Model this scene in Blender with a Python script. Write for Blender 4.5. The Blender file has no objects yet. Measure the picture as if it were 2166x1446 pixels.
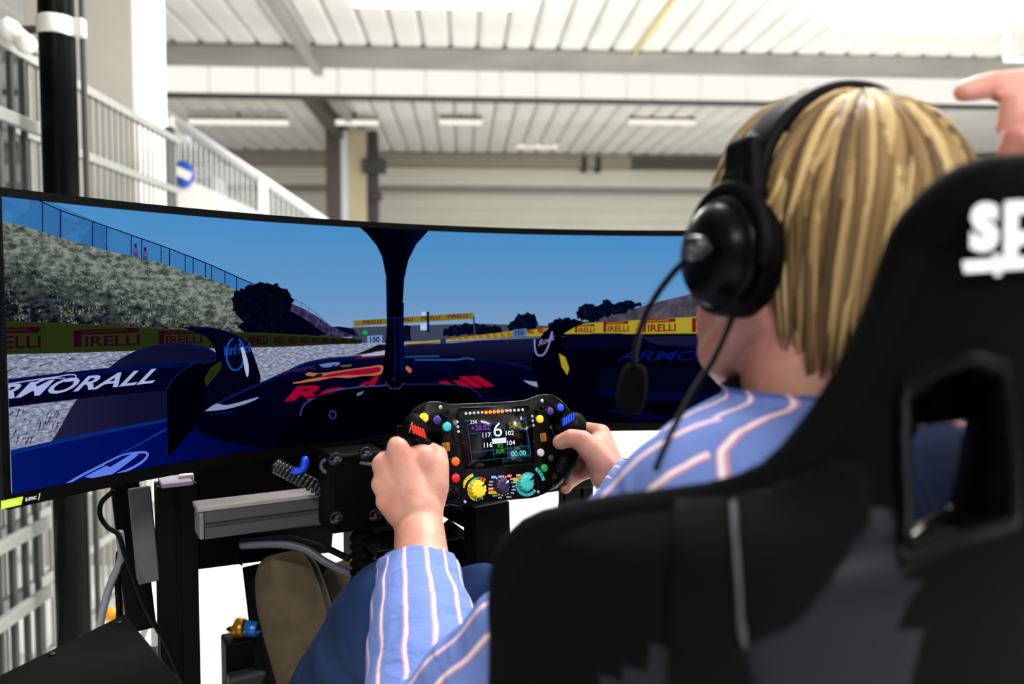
import bpy, bmesh, math, random
import numpy as np
from mathutils import Vector, Matrix, Quaternion
from mathutils.bvhtree import BVHTree
from mathutils.geometry import interpolate_bezier

S = bpy.context.scene
COL = S.collection
rnd = random.Random(7)

# ------------------------------------------------------------------ camera
FPX = 1685.0                      # focal length in pixels of the 2166 x 1446 frame (28 mm)
CAMZ = 1.20
YAW = math.radians(-3.4)
PITCH = math.radians(-2.95)
cam_data = bpy.data.cameras.new('camera')
cam_data.sensor_width = 36.0
cam_data.lens = 36.0 * FPX / 2166.0
cam_data.clip_start = 0.02
cam_data.dof.use_dof = True
cam_data.dof.focus_distance = 1.08
cam_data.dof.aperture_fstop = 3.2
cam = bpy.data.objects.new('camera', cam_data)
COL.objects.link(cam)
cam.rotation_mode = 'XYZ'
cam.rotation_euler = (math.pi / 2 + PITCH, 0, YAW)
cam.location = (0, 0, CAMZ)
S.camera = cam
CM = Matrix.Translation(cam.location) @ cam.rotation_euler.to_matrix().to_4x4()
C3 = CM.to_3x3()
CPOS = Vector(cam.location)

# ------------------------------------------------------------------ exposure, world, lamps
S.view_settings.view_transform = 'Standard'
S.view_settings.look = 'None'
S.view_settings.gamma = 1.0
S.view_settings.use_curve_mapping = False
S.view_settings.exposure = 0.0
world = bpy.data.worlds.new('daylight')
S.world = world
world.use_nodes = True
world.node_tree.nodes['Background'].inputs[0].default_value = (0.93, 0.97, 1.0, 1)
world.node_tree.nodes['Background'].inputs[1].default_value = 0.5

LAMPS = [(-0.15, 6.55, 170), (4.05, 6.9, 170), (-0.2, 10.35, 60), (4.6, 10.35, 60), (0.9, 2.3, 150), (4.4, 2.0, 140), (0.2, -2.6, 170), (4.4, -2.6, 140), (9.0, 5.0, 140)]  # the weak pair is added behind the beam, out of sight
CEIL = 4.0
for i, (lx, ly, pw) in enumerate(LAMPS):
    ld = bpy.data.lights.new('ceiling_lamp_light', 'AREA')
    ld.shape = 'RECTANGLE'
    ld.size, ld.size_y = 1.5, 0.35
    ld.energy = pw
    ld.color = (1.0, 0.985, 0.965)
    lo = bpy.data.objects.new('ceiling_lamp_light', ld)
    lo.location = (lx, ly, CEIL - (0.22 if pw < 90 else 0.46))
    COL.objects.link(lo)

# ------------------------------------------------------------------ pixel helpers (pixel -> point in the place)
def ray(px, py):
    d = C3 @ Vector(((px - 1083.0) / FPX, (723.0 - py) / FPX, -1.0))
    return d                       # length along the optical axis is 1
def W(px, py, d):
    return CPOS + ray(px, py) * d
def onx(px, py, X):
    r = ray(px, py); return CPOS + r * (X / r.x)
def ony(px, py, Y):
    r = ray(px, py); return CPOS + r * (Y / r.y)
def onz(px, py, Z):
    r = ray(px, py); return CPOS + r * ((Z - CAMZ) / r.z)
def project(v):
    q = C3.transposed() @ (Vector(v) - CPOS)
    return 1083.0 + FPX * q.x / -q.z, 723.0 - FPX * q.y / -q.z, -q.z

HR = Vector((math.cos(YAW), math.sin(YAW), 0))       # camera right, level
HF = Vector((-math.sin(YAW), math.cos(YAW), 0))      # camera forward, level
THETA = math.radians(29.6)                           # the simulator faces this far to the left
RX = HR * math.cos(THETA) + HF * math.sin(THETA)     # driver's right
RF = -HR * math.sin(THETA) + HF * math.cos(THETA)    # driver's forward
UP = Vector((0, 0, 1))
RIG0 = HR * -0.0242 + HF * 1.073
RROT = Matrix((RX, RF, UP)).transposed()             # columns
RM = Matrix.Translation(RIG0) @ RROT.to_4x4()
def rg(x, y, z):
    return RIG0 + RX * x + RF * y + UP * z
def unrg(v):
    return RROT.transposed() @ (Vector(v) - RIG0)

# ------------------------------------------------------------------ materials
BLACKS = 0.20
def lin(c):
    if isinstance(c, str):
        c = tuple(int(c[i:i + 2], 16) / 255 for i in (0, 2, 4))
    return tuple((x / 12.92 if x <= 0.04045 else ((x + 0.055) / 1.055) ** 2.4) for x in c[:3])
MATS = {}
def mat(name, color, rough=0.5, metal=0.0, noise=0.0, scale=40.0, bump=0.0, bscale=None, coat=0.0, spec=0.5, stretch=None, sheen=0.0):
    if name in MATS:
        return MATS[name]
    m = bpy.data.materials.new(name)
    m.use_nodes = True
    nt = m.node_tree
    b = nt.nodes['Principled BSDF']
    c = lin(color)
    if max(c) < 0.012:            # true blacks: cloth, rubber and plastic that give back almost nothing
        c = tuple(x * BLACKS for x in c); spec = min(spec, 0.07) if rough > 0.25 else min(spec, 0.3)
    b.inputs['Base Color'].default_value = (*c, 1)
    b.inputs['Roughness'].default_value = rough
    b.inputs['Metallic'].default_value = metal
    b.inputs['Specular IOR Level'].default_value = spec
    if coat:
        b.inputs['Coat Weight'].default_value = coat
        b.inputs['Coat Roughness'].default_value = 0.08
    if sheen:
        b.inputs['Sheen Weight'].default_value = sheen
    if noise or bump:
        tc = nt.nodes.new('ShaderNodeTexCoord')
        mp = nt.nodes.new('ShaderNodeMapping')
        if stretch:
            mp.inputs['Scale'].default_value = stretch
        nt.links.new(tc.outputs['Object'], mp.inputs['Vector'])
    if noise:
        n = nt.nodes.new('ShaderNodeTexNoise')
        n.inputs['Scale'].default_value = scale
        n.inputs['Detail'].default_value = 5
        nt.links.new(mp.outputs[0], n.inputs['Vector'])
        r = nt.nodes.new('ShaderNodeValToRGB')
        r.color_ramp.elements[0].position = 0.3
        r.color_ramp.elements[1].position = 0.7
        r.color_ramp.elements[0].color = (*[x * (1 - noise) for x in c], 1)
        r.color_ramp.elements[1].color = (*[min(1, x * (1 + noise)) for x in c], 1)
        nt.links.new(n.outputs['Fac'], r.inputs['Fac'])
        nt.links.new(r.outputs['Color'], b.inputs['Base Color'])
    if bump:
        n2 = nt.nodes.new('ShaderNodeTexNoise')
        n2.inputs['Scale'].default_value = bscale or scale * 4
        n2.inputs['Detail'].default_value = 3
        nt.links.new(mp.outputs[0], n2.inputs['Vector'])
        bp = nt.nodes.new('ShaderNodeBump')
        bp.inputs['Strength'].default_value = bump
        bp.inputs['Distance'].default_value = 0.002
        nt.links.new(n2.outputs['Fac'], bp.inputs['Height'])
        nt.links.new(bp.outputs['Normal'], b.inputs['Normal'])
    MATS[name] = m
    return m
def emit(name, color, strength=1.0):
    if name in MATS:
        return MATS[name]
    m = bpy.data.materials.new(name)
    m.use_nodes = True
    nt = m.node_tree
    nt.nodes.clear()
    o = nt.nodes.new('ShaderNodeOutputMaterial')
    e = nt.nodes.new('ShaderNodeEmission')
    e.inputs[0].default_value = (*lin(color), 1)
    e.inputs[1].default_value = strength
    nt.links.new(e.outputs[0], o.inputs[0])
    MATS[name] = m
    return m

# ------------------------------------------------------------------ object helpers
INV = {}
def root(name, loc, label, cat, group=None):
    o = bpy.data.objects.new(name, None)
    o.empty_display_size = 0.05
    COL.objects.link(o)
    o.location = loc
    o['label'] = label
    o['category'] = cat
    if group:
        o['group'] = group
    INV[o.name] = Vector(loc)
    return o
def tag(o, label, cat, group=None):
    o['label'] = label
    o['category'] = cat
    if group:
        o['group'] = group
    return o
def world_origin(o):
    if o is None:
        return Vector((0, 0, 0))
    return INV.get(o.name, Vector((0, 0, 0)))

class MB:
    """collects shapes given in world coordinates (or in self.M) and links them as one mesh object"""
    def __init__(self, M=None):
        self.bm = bmesh.new()
        self.M = M
        self.mi = 0
        self.uv = None
    def _p(self, v):
        v = Vector(v)
        return self.M @ v if self.M is not None else v
    def verts(self, pts):
        return [self.bm.verts.new(self._p(p)) for p in pts]
    def face(self, vs):
        try:
            f = self.bm.faces.new(vs)
            f.material_index = self.mi
            f.smooth = True
            return f
        except ValueError:
            return None
    def box(self, c, s, rot=None, taper=1.0):
        c = Vector(c)
        hx, hy, hz = s[0] / 2, s[1] / 2, s[2] / 2
        R = rot if rot is not None else Matrix.Identity(3)
        vs = []
        for z, t in ((-hz, 1.0), (hz, taper)):
            for x, y in ((-hx, -hy), (hx, -hy), (hx, hy), (-hx, hy)):
                vs.append(self.bm.verts.new(self._p(c + R @ Vector((x * t, y * t, z)))))
        for q in ((3, 2, 1, 0), (4, 5, 6, 7), (0, 1, 5, 4), (1, 2, 6, 5), (2, 3, 7, 6), (3, 0, 4, 7)):
            f = self.face([vs[i] for i in q])
            if f: f.smooth = False
        return self
    def bar(self, a, b, w, h, up=UP):
        a, b = Vector(a), Vector(b)
        d = (b - a)
        L = d.length
        y = d.normalized()
        x = y.cross(Vector(up))
        if x.length < 1e-4:
            x = y.orthogonal()
        x.normalize()
        z = x.cross(y)
        R = Matrix((x, y, z)).transposed()
        return self.box((a + b) / 2, (w, L, h), R)
    def loft(self, rings, closed=True, cap0=True, cap1=True, loop=False):
        """rings of points; each becomes a ring of verts bridged to the next"""
        rows = [self.verts(r) for r in rings]
        n = len(rows[0])
        m = len(rows)
        for i in range(m if loop else m - 1):
            a, b = rows[i], rows[(i + 1) % m]
            for j in range(n if closed else n - 1):
                k = (j + 1) % n
                self.face([a[j], a[k], b[k], b[j]])
        if not loop and closed:
            if cap0: self.face(list(reversed(rows[0])))
            if cap1: self.face(rows[-1])
        return rows
    def tube(self, pts, r, n=12, flat=1.0, round_ends=False, up=None, loop=False):
        pts = [Vector(p) for p in pts]
        rr = list(r) if hasattr(r, '__len__') else [r] * len(pts)
        fl = list(flat) if hasattr(flat, '__len__') else [flat] * len(pts)
        if round_ends:
            d0 = (pts[0] - pts[1]).normalized(); d1 = (pts[-1] - pts[-2]).normalized()
            h0, h1 = [], []
            for k in (1.0, 0.92, 0.75, 0.45):
                h0.append((pts[0] + d0 * rr[0] * k, rr[0] * math.sqrt(max(0.004, 1 - k * k)), fl[0]))
                h1.append((pts[-1] + d1 * rr[-1] * k, rr[-1] * math.sqrt(max(0.004, 1 - k * k)), fl[-1]))
            h1.reverse()
            seq = h0 + list(zip(pts, rr, fl)) + h1
            pts = [s[0] for s in seq]; rr = [s[1] for s in seq]; fl = [s[2] for s in seq]
        m = len(pts)
        tang = []
        for i in range(m):
            if loop:
                t = pts[(i + 1) % m] - pts[i - 1]
            else:
                t = pts[min(i + 1, m - 1)] - pts[max(i - 1, 0)]
            tang.append(t.normalized() if t.length > 1e-9 else Vector((0, 0, 1)))
        u = Vector(up) if up is not None else (Vector((0, 0, 1)) if abs(tang[0].z) < 0.9 else Vector((1, 0, 0)))
        rings = []
        for i in range(m):
            t = tang[i]
            u = (u - t * u.dot(t))
            if u.length < 1e-6:
                u = t.orthogonal()
            u.normalize()
            w = t.cross(u)
            rings.append([pts[i] + (u * math.cos(a) * rr[i] * fl[i] + w * math.sin(a) * rr[i])
                          for a in [2 * math.pi * j / n for j in range(n)]])
        return self.loft(rings, loop=loop)
    def cyl(self, a, b, r, r2=None, n=20, bev=0.0):
        a, b = Vector(a), Vector(b)
        r2 = r if r2 is None else r2
        if bev:
            d = (b - a).normalized() * bev
            return self.tube([a, a, a + d, b - d, b, b], [r - bev, r - bev, r, r2, r2 - bev, r2 - bev], n)
        return self.tube([a, b], [r, r2], n)
    def prism(self, poly, z0, z1, M=None):
        old = self.M
        if M is not None:
            self.M = M if old is None else old @ M
        a = self.verts([(p[0], p[1], z0) for p in poly])
        b = self.verts([(p[0], p[1], z1) for p in poly])
        n = len(poly)
        for i in range(n):
            f = self.face([a[i], a[(i + 1) % n], b[(i + 1) % n], b[i]])
            if f: f.smooth = False
        for f in (self.face(list(reversed(a))), self.face(b)):
            if f: f.smooth = False
        self.M = old
        return self
    def ball(self, c, r, n=16, m=10, M=None):
        c = Vector(c)
        R = M if M is not None else Matrix.Identity(3)
        r = Vector((r, r, r)) if not hasattr(r, '__len__') else Vector(r)
        top = self.verts([c + R @ Vector((0, 0, r.z))])[0]
        bot = self.verts([c + R @ Vector((0, 0, -r.z))])[0]
        rows = []
        for i in range(1, m):
            p = math.pi * i / m
            rows.append(self.verts([c + R @ Vector((r.x * math.sin(p) * math.cos(2 * math.pi * j / n), r.y * math.sin(p) * math.sin(2 * math.pi * j / n), r.z * math.cos(p))) for j in range(n)]))
        for j in range(n):
            k = (j + 1) % n
            self.face([top, rows[0][j], rows[0][k]])
            self.face([bot, rows[-1][k], rows[-1][j]])
            for i in range(m - 2):
                self.face([rows[i][j], rows[i + 1][j], rows[i + 1][k], rows[i][k]])
        return self
    def build(self, name, mats, parent=None, bevel=0.0, seg=2, smooth=True, label=None, fix=True, weld=False, kind=None):
        if weld:
            bmesh.ops.remove_doubles(self.bm, verts=self.bm.verts, dist=1e-5)
        if fix:
            bmesh.ops.recalc_face_normals(self.bm, faces=self.bm.faces)
        off = world_origin(parent)
        if parent is not None and parent.parent is not None:
            off = Vector((0, 0, 0)); q = parent
            while q is not None:
                off += INV.get(q.name, Vector((0, 0, 0))); q = q.parent
        if off.length:
            bmesh.ops.translate(self.bm, verts=self.bm.verts, vec=-off)
        me = bpy.data.meshes.new(name)
        self.bm.to_mesh(me)
        self.bm.free()
        if not isinstance(mats, (list, tuple)):
            mats = [mats]
        for m in mats:
            me.materials.append(m)
        o = bpy.data.objects.new(name, me)
        COL.objects.link(o)
        if parent is not None:
            o.parent = parent
        if label:
            o['label'] = label
        if kind:
            o['kind'] = kind
        if bevel:
            b = o.modifiers.new('bevel', 'BEVEL')
            b.width = bevel; b.segments = seg; b.limit_method = 'ANGLE'; b.angle_limit = math.radians(35)
            b.harden_normals = False
        return o

def dupe(o, parent=None, loc=None, rot=None):
    c = o.copy()
    COL.objects.link(c)
    if parent is not None:
        c.parent = parent
    if loc is not None:
        c.location = loc
    if rot is not None:
        c.rotation_euler = rot
    return c
def basis(x, y, z):
    return Matrix((Vector(x), Vector(y), Vector(z))).transposed()
def smooth_path(pts, n=8):
    pts = [Vector(p) for p in pts]
    out = []
    for i in range(len(pts) - 1):
        p0 = pts[max(i - 1, 0)]; p1 = pts[i]; p2 = pts[i + 1]; p3 = pts[min(i + 2, len(pts) - 1)]
        for k in range(n):
            t = k / n
            out.append(0.5 * ((2 * p1) + (-p0 + p2) * t + (2 * p0 - 5 * p1 + 4 * p2 - p3) * t * t + (-p0 + 3 * p1 - 3 * p2 + p3) * t ** 3))
    out.append(pts[-1])
    return out

# ------------------------------------------------------------------ lettering: outline of words as flat triangles
_txt = {}
def words(s, bold=0.0, shear=0.0):
    key = (s, bold, shear)
    if key in _txt:
        return _txt[key]
    c = bpy.data.curves.new('lettering', 'FONT')
    c.body = s
    c.size = 1.0
    c.offset = bold
    c.shear = shear
    c.resolution_u = 3
    o = bpy.data.objects.new('lettering', c)
    COL.objects.link(o)
    bpy.context.view_layer.update()
    dg = bpy.context.evaluated_depsgraph_get()
    me = bpy.data.meshes.new_from_object(o.evaluated_get(dg))
    vs = [Vector((v.co.x, v.co.y)) for v in me.vertices]
    fs = [tuple(p.vertices) for p in me.polygons]
    bpy.data.objects.remove(o)
    bpy.data.curves.remove(c)
    bpy.data.meshes.remove(me)
    if vs:
        x0 = min(v.x for v in vs); x1 = max(v.x for v in vs)
        y0 = min(v.y for v in vs); y1 = max(v.y for v in vs)
        vs = [Vector(((v.x - x0) / (x1 - x0), (v.y - y0) / max(1e-6, y1 - y0))) for v in vs]
    _txt[key] = (vs, fs)
    return _txt[key]

# ================================================================== THE SETTING
M_floor = mat('white_epoxy_floor', 'f1f0ec', 0.35, noise=0.03, scale=1.5)
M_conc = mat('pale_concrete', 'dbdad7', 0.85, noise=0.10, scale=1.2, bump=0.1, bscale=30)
M_conc_d = mat('grey_concrete', '8f8e89', 0.85, noise=0.12, scale=1.5)
M_cream = mat('cream_painted_wall', 'd2d1c4', 0.8, noise=0.03, scale=2)
M_cream_l = mat('light_cream_paint', 'dcd9cb', 0.8)
M_white = mat('white_paint', 'f4f3ee', 0.6, noise=0.02, scale=3)
M_pale = mat('pale_column_paint', 'bdb8ad', 0.8, noise=0.04, scale=3)
M_greyw = mat('grey_wall_paint', '4f5758', 0.8, noise=0.05, scale=2)
M_brown = mat('dark_brown_steel', '4c4740', 0.6)
M_dark = mat('dark_steel', '2b2b2d', 0.5)
M_galv = mat('galvanised_steel', '8c8d89', 0.5, 0.1, noise=0.08, scale=20)
M_galv_d = mat('dull_grey_steel', '3c3c3b', 0.6, 0.0)
M_blackpipe = mat('black_plastic_pipe', '0d0d0f', 0.35)

def structure(o):
    o['kind'] = 'structure'
    return o

mb = MB(); mb.box((1.5, 8.0, -0.05), (26, 26, 0.1)); floor = structure(mb.build('floor', M_floor))
mb = MB(); mb.box((1.5, 8.0, CEIL + 0.2), (26, 26, 0.2)); ceiling = structure(mb.build('ceiling', M_conc))
# pre-cast ceiling planks with a gap between, two bays deep
BEAM_Y = 9.75
PW = 0.30
def plank_mesh(length):
    m = MB()
    w = PW - 0.02
    prof = [(-w / 2, 0.10), (-w / 2, 0.03), (-w / 2 + 0.035, 0.0), (w / 2 - 0.035, 0.0), (w / 2, 0.03), (w / 2, 0.10)]
    m.loft([[(x, y, z) for x, z in prof] for y in (-length / 2, length / 2)])
    o = m.build('plank', M_conc, ceiling)
    for f in o.data.polygons: f.use_smooth = False
    return o
first_a = plank_mesh(12.2); first_a.location = (-5.1, BEAM_Y - 0.1 - 6.1, CEIL)
first_b = plank_mesh(5.2); first_b.location = (-5.1, BEAM_Y + 0.25 + 2.6, CEIL)
for k in range(1, 42):
    dupe(first_a, loc=(-5.1 + PW * k, BEAM_Y - 0.1 - 6.1, CEIL))
    dupe(first_b, loc=(-5.1 + PW * k, BEAM_Y + 0.25 + 2.6, CEIL))

# strip added before the bright beam, ceiling shade put into its grey
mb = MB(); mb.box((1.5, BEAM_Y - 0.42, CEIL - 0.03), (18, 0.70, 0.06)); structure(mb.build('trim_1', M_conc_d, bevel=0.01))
# the bright white beam made of panels
mb = MB(); mb.box((1.5, BEAM_Y + 0.12, CEIL - 0.17), (18, 0.14, 0.36)); beam = structure(mb.build('trim_2', M_white))
beam['label'] = 'long white beam under the ceiling made of glowing panels'
edges_px = [350, 443, 545, 620, 715, 790, 900, 1010, 1060, 1135, 1230, 1325, 1380, 1480, 1580, 1690, 1800, 1900, 2010, 2120, 2230]
M_lit = emit('glowing_panel', 'fffdf4', 0.98)  # emission added to the panels to bring the beam to bright white
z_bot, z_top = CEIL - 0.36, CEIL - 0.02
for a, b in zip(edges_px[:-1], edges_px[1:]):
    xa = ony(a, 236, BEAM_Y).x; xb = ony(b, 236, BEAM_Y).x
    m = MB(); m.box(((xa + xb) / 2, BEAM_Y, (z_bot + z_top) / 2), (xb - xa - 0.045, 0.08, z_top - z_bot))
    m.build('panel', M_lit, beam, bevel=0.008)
m = MB(); m.box((1.5, BEAM_Y + 0.02, z_bot - 0.015), (18, 0.16, 0.03)); m.build('flange', M_galv_d, beam)

# longitudinal box beam / duct on the left, running into the depth
mb = MB(); mb.box((-1.72, 8.5, CEIL - 0.07), (0.11, 14, 0.14)); structure(mb.build('trim_3', mat('pale_grey_duct', '9a9995', 0.6), bevel=0.01))
mb = MB(); mb.box((-1.99, 12.6, CEIL - 0.12), (0.16, 5.4, 0.24)); structure(mb.build('trim_4', M_brown, bevel=0.01))

# back wall with header, band and groove
BY = 15.6
zt = lambda py: ony(983, py, BY).z
mb = MB(); mb.box((1.5, BY + 0.1, 2.1), (22, 0.2, 4.4)); wall_back = structure(mb.build('wall_back', M_cream))
def strip(py0, py1, thick, m, name, x0=-9.0, x1=12.0):
    q = MB(); q.box(((x0 + x1) / 2, BY - thick / 2, (zt(py0) + zt(py1)) / 2), (x1 - x0, thick, abs(zt(py0) - zt(py1))))
    return q.build(name, m, wall_back, bevel=0.01)
strip(328, 356, 0.30, mat('header_beam_paint', '9b9484', 0.8), 'header_beam')
strip(357, 394, 0.10, M_cream_l, 'wall_band')
strip(396, 409, 0.05, mat('groove_grey', '8d8d82', 0.8), 'wall_groove')
o = strip(336, 358, 0.36, M_brown, 'shutter_box', x0=ony(1330, 340, BY).x, x1=ony(1560, 340, BY).x)
for px in (1231, 1260):
    q = MB(); q.box((ony(px, 350, BY).x, BY - 0.22, zt(350)), (0.10, 0.2, 0.28)); q.build('hanger', M_dark, wall_back, bevel=0.01)
# shutter slats of the roller door, lower wall
for k in range(6):
    q = MB(); q.box((1.5, BY - 0.012, zt(416) - 0.13 - k * 0.235), (21, 0.02, 0.228)); q.build('slat', M_cream, wall_back, bevel=0.008)

# steel columns far away
def far_col(px0, px1, m, Y=13.0, name='steel_column', zc=3.9):
    x0 = ony(px0, 400, Y).x; x1 = ony(px1, 400, Y).x
    q = MB(); q.box(((x0 + x1) / 2, Y, zc / 2), (x1 - x0, 0.22, zc))
    return q
fc = root('steel_column', (ony(745, 400, 12.6).x, 12.6, 0), 'far steel column with cream web between dark flanges, behind the stair foot', 'column')
far_col(692, 722, M_brown).build('flange', M_brown, fc, bevel=0.005)
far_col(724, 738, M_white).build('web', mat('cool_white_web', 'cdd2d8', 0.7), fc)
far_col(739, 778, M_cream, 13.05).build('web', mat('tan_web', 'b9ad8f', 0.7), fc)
far_col(781, 800, M_dark, 13.02).build('flange', M_dark, fc, bevel=0.005)
q = MB()
q.box((ony(792, 350, 12.9).x, 12.9, ony(792, 352, 12.9).z), (0.36, 0.2, 0.22)); q.box((ony(796, 417, 12.9).x, 12.9, ony(796, 415, 12.9).z), (0.16, 0.2, 0.12))
q.build('bracket', M_dark, fc, bevel=0.01)

# left wall and the near column
mb = MB(); mb.box((-2.35, 1.95, 2.0), (0.1, 3.3, 4.0)); structure(mb.build('wall_left', M_greyw))
COLX = -1.46
cy0 = onx(285, 300, COLX).y; cy1 = onx(350, 300, COLX).y
mb = MB(); mb.box((COLX - 0.23, (cy0 + cy1) / 2, CEIL / 2), (0.46, cy1 - cy0, CEIL)); 
o = structure(mb.build('trim_5', [M_pale], bevel=0.004)); o['label'] = 'square pale column behind the mesh fence'
q = MB(); q.box((COLX + 0.006, (cy0 + cy1) / 2, CEIL / 2), (0.012, cy1 - cy0 - 0.02, CEIL - 0.01)); q.build('lit_face', M_white, o)  # thin white sheet; light on this column side put into the colour

# ------------------------------------------------------------------ mesh fence along the left
FX = -1.30
def fz(px, py): return onx(px, py, FX).z
fence = root('mesh_fence', (FX, 3.0, 0), 'grey welded bar fence with double rails along the left side behind the black pipe', 'fence')
fy0, fy1 = 1.6, 3.72
rails_z = [fz(180, 190), fz(180, 330), 0.95, fz(130, 1065), fz(130, 1200), 0.10]
bar0 = None
zt_f = rails_z[0] + 0.02
m = MB(); m.box((0, 0, 0), (0.007, 0.007, zt_f - 0.06))
bar0 = m.build('bar', M_galv, None)
bar0.parent = fence; bar0.location = (0, fy0 - 3.0, (zt_f + 0.06) / 2)
k = 1
while fy0 + 0.05 * k < fy1:
    dupe(bar0, fence, (0, fy0 + 0.05 * k - 3.0, (zt_f + 0.06) / 2)); k += 1
for z in rails_z:
    for dx in (-0.008, 0.008):
        q = MB(); q.box((FX + dx, (fy0 + fy1) / 2, z), (0.008, fy1 - fy0, 0.028)); q.build('rail', M_galv, fence)
for y in (2.70, fy1 + 0.02):
    q = MB(); q.box((FX - 0.03, y, (zt_f + 0.04) / 2), (0.04, 0.04, zt_f + 0.04)); q.build('post', M_galv_d, fence, bevel=0.004)
# darker near fence leaf (left of the pipe)
gate = root('fence_gate', (FX + 0.05, 1.95, 0), 'nearest leaf of grey bar gate left of the black pipe', 'gate')
m = MB(); m.box((0, 0, 0), (0.014, 0.014, zt_f - 0.12)); gb = m.build('bar', M_galv_d, None); gb.parent = gate; gb.location = (0, -0.42, zt_f / 2)
for k in range(1, 14):
    dupe(gb, gate, (0, -0.42 + 0.065 * k, zt_f / 2))
for z in (rails_z[0], rails_z[1], 0.95, rails_z[3], rails_z[4]):
    q = MB(); q.box((FX + 0.068, 1.97, z), (0.022, 0.92, 0.035)); q.build('rail', M_galv, gate, bevel=0.003)
q = MB(); q.bar(W(8, 50, 2.05), W(62, 98, 2.05), 0.03, 0.045)
q.ball(W(20, 64, 2.02), 0.03, 12, 8); q.ball(W(55, 92, 2.02), 0.026, 12, 8)
q.build('latch', mat('pale_steel', 'e4e2da', 0.35, 0.2), gate, bevel=0.004)

# ------------------------------------------------------------------ black pipe with clamp
pb = W(130, 400, 2.25)
pipe = root('black_pipe', (pb.x, pb.y, 0), 'thick black vertical pipe with a white clamp near its top, left of the pale column', 'pipe')
q = MB(); q.cyl((pb.x, pb.y, 0), (pb.x, pb.y, CEIL - 0.001), 0.0465, n=28); q.build('shaft', M_blackpipe, pipe)
cz = W(130, 64, 2.25).z
q = MB(); q.cyl((pb.x, pb.y, cz - 0.026), (pb.x, pb.y, cz + 0.026), 0.051, n=28, bev=0.004)
q.box((pb.x + 0.058, pb.y, cz), (0.034, 0.03, 0.05)); q.build('clamp', mat('pale_steel', 'e4e2da', 0.35, 0.2), pipe, bevel=0.004)
q = MB(); q.tube([(pb.x - 0.04, pb.y, cz - 0.005), (pb.x - 0.13, pb.y + 0.0, cz - 0.012)], 0.011, 10); q.build('clamp_arm', M_dark, pipe)
q = MB(); q.cyl((pb.x + 0.056, pb.y + 0.03, 0.02), (pb.x + 0.056, pb.y + 0.03, CEIL - 0.01), 0.008, n=10); q.build('conduit', M_galv_d, pipe)

# ------------------------------------------------------------------ stairs with balustrade
SY = 5.3
st = root('staircase', (ony(450, 400, SY).x, SY, 0), 'white staircase with thin barred balustrade descending to the right, behind the pale column', 'staircase')
A = ony(352, 243, SY); B = ony(690, 470, SY)
m_rail = mat('pale_blue_grey_rail', 'd6dade', 0.5)
q = MB(); q.tube([A, B], 0.026, 10); q.build('handrail', m_rail, st)
s0 = ony(340, 352, SY); s1 = ony(700, 520, SY)
q = MB()
pts = [(s0.x, s0.z), (s1.x, s1.z), (s1.x, s1.z - 1.0), (s0.x, s0.z - 1.0)]
q.loft([[(x, SY - 0.03, z) for x, z in pts], [(x, SY + 0.03, z) for x, z in pts]]); o = q.build('stringer', M_white, st)
for f in o.data.polygons: f.use_smooth = False
nb = 30
for k in range(nb + 1):
    t = (k + 0.5) / (nb + 1)
    x = A.x + (B.x - A.x) * t; zh = A.z + (B.z - A.z) * t
    zs = s0.z + (s1.z - s0.z) * (x - s0.x) / (s1.x - s0.x)
    q = MB(); q.cyl((x, SY, zs - 0.01), (x, SY, zh), 0.006, n=6); q.build('baluster', m_rail, st)
for px in (363, 556):
    x = ony(px, 300, SY).x
    t = (x - A.x) / (B.x - A.x); zh = A.z + (B.z - A.z) * t
    zs = s0.z + (s1.z - s0.z) * (x - s0.x) / (s1.x - s0.x)
    q = MB(); q.box((x, SY - 0.01, (zh + zs - 0.3) / 2), (0.055, 0.05, zh - zs + 0.3)); q.build('post', M_white, st, bevel=0.006)
q = MB(); q.box(((A.x + ony(398, 300, SY).x) / 2, SY + 0.02, ony(375, 292, SY).z), (ony(398, 300, SY).x - A.x, 0.04, 0.04)); q.build('landing_rail', m_rail, st)
for k in range(9):
    x = s0.x + 0.12 + k * 0.16
    zs = s0.z + (s1.z - s0.z) * (x - s0.x) / (s1.x - s0.x)
    q = MB(); q.box((x, SY + 0.55, zs - 0.16), (0.24, 1.0, 0.04)); q.build('tread', M_conc_d, st, bevel=0.004)
for x in (s0.x + 0.15, s1.x - 0.1):
    zs = s0.z + (s1.z - s0.z) * (x - s0.x) / (s1.x - s0.x)
    for dy in (0.0, 1.0):
        q = MB(); q.box((x, SY + dy, (zs - 0.3) / 2), (0.08, 0.08, zs - 0.3)); q.build('support', M_white, st, bevel=0.005)
# narrow grey block, a darker tone behind the balusters
mb = MB(); mb.box((ony(432, 360, 6.6).x, 6.75, 1.1), (0.16, 0.3, 2.2)); structure(mb.build('trim_6', mat('stairwell_grey', '6f7076', 0.8), bevel=0.01))
sg = ony(387, 368, SY - 0.06)
sign = root('round_sign', sg, 'small blue oval sign with a white band hung on the stair balustrade', 'sign')
q = MB(); n = 28
q.loft([[(sg.x + 0.068 * math.cos(a), sg.y + y, sg.z + 0.085 * math.sin(a)) for a in [2 * math.pi * i / n for i in range(n)]] for y in (0, 0.01)])
q.build('sign_plate', mat('sign_blue', '2a55c0', 0.4), sign)
q = MB(); q.box((sg.x + 0.0, sg.y - 0.003, sg.z + 0.004), (0.11, 0.006, 0.055), Matrix.Rotation(math.radians(25), 3, 'Y')); q.build('sign_band', M_white, sign, bevel=0.002)

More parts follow.
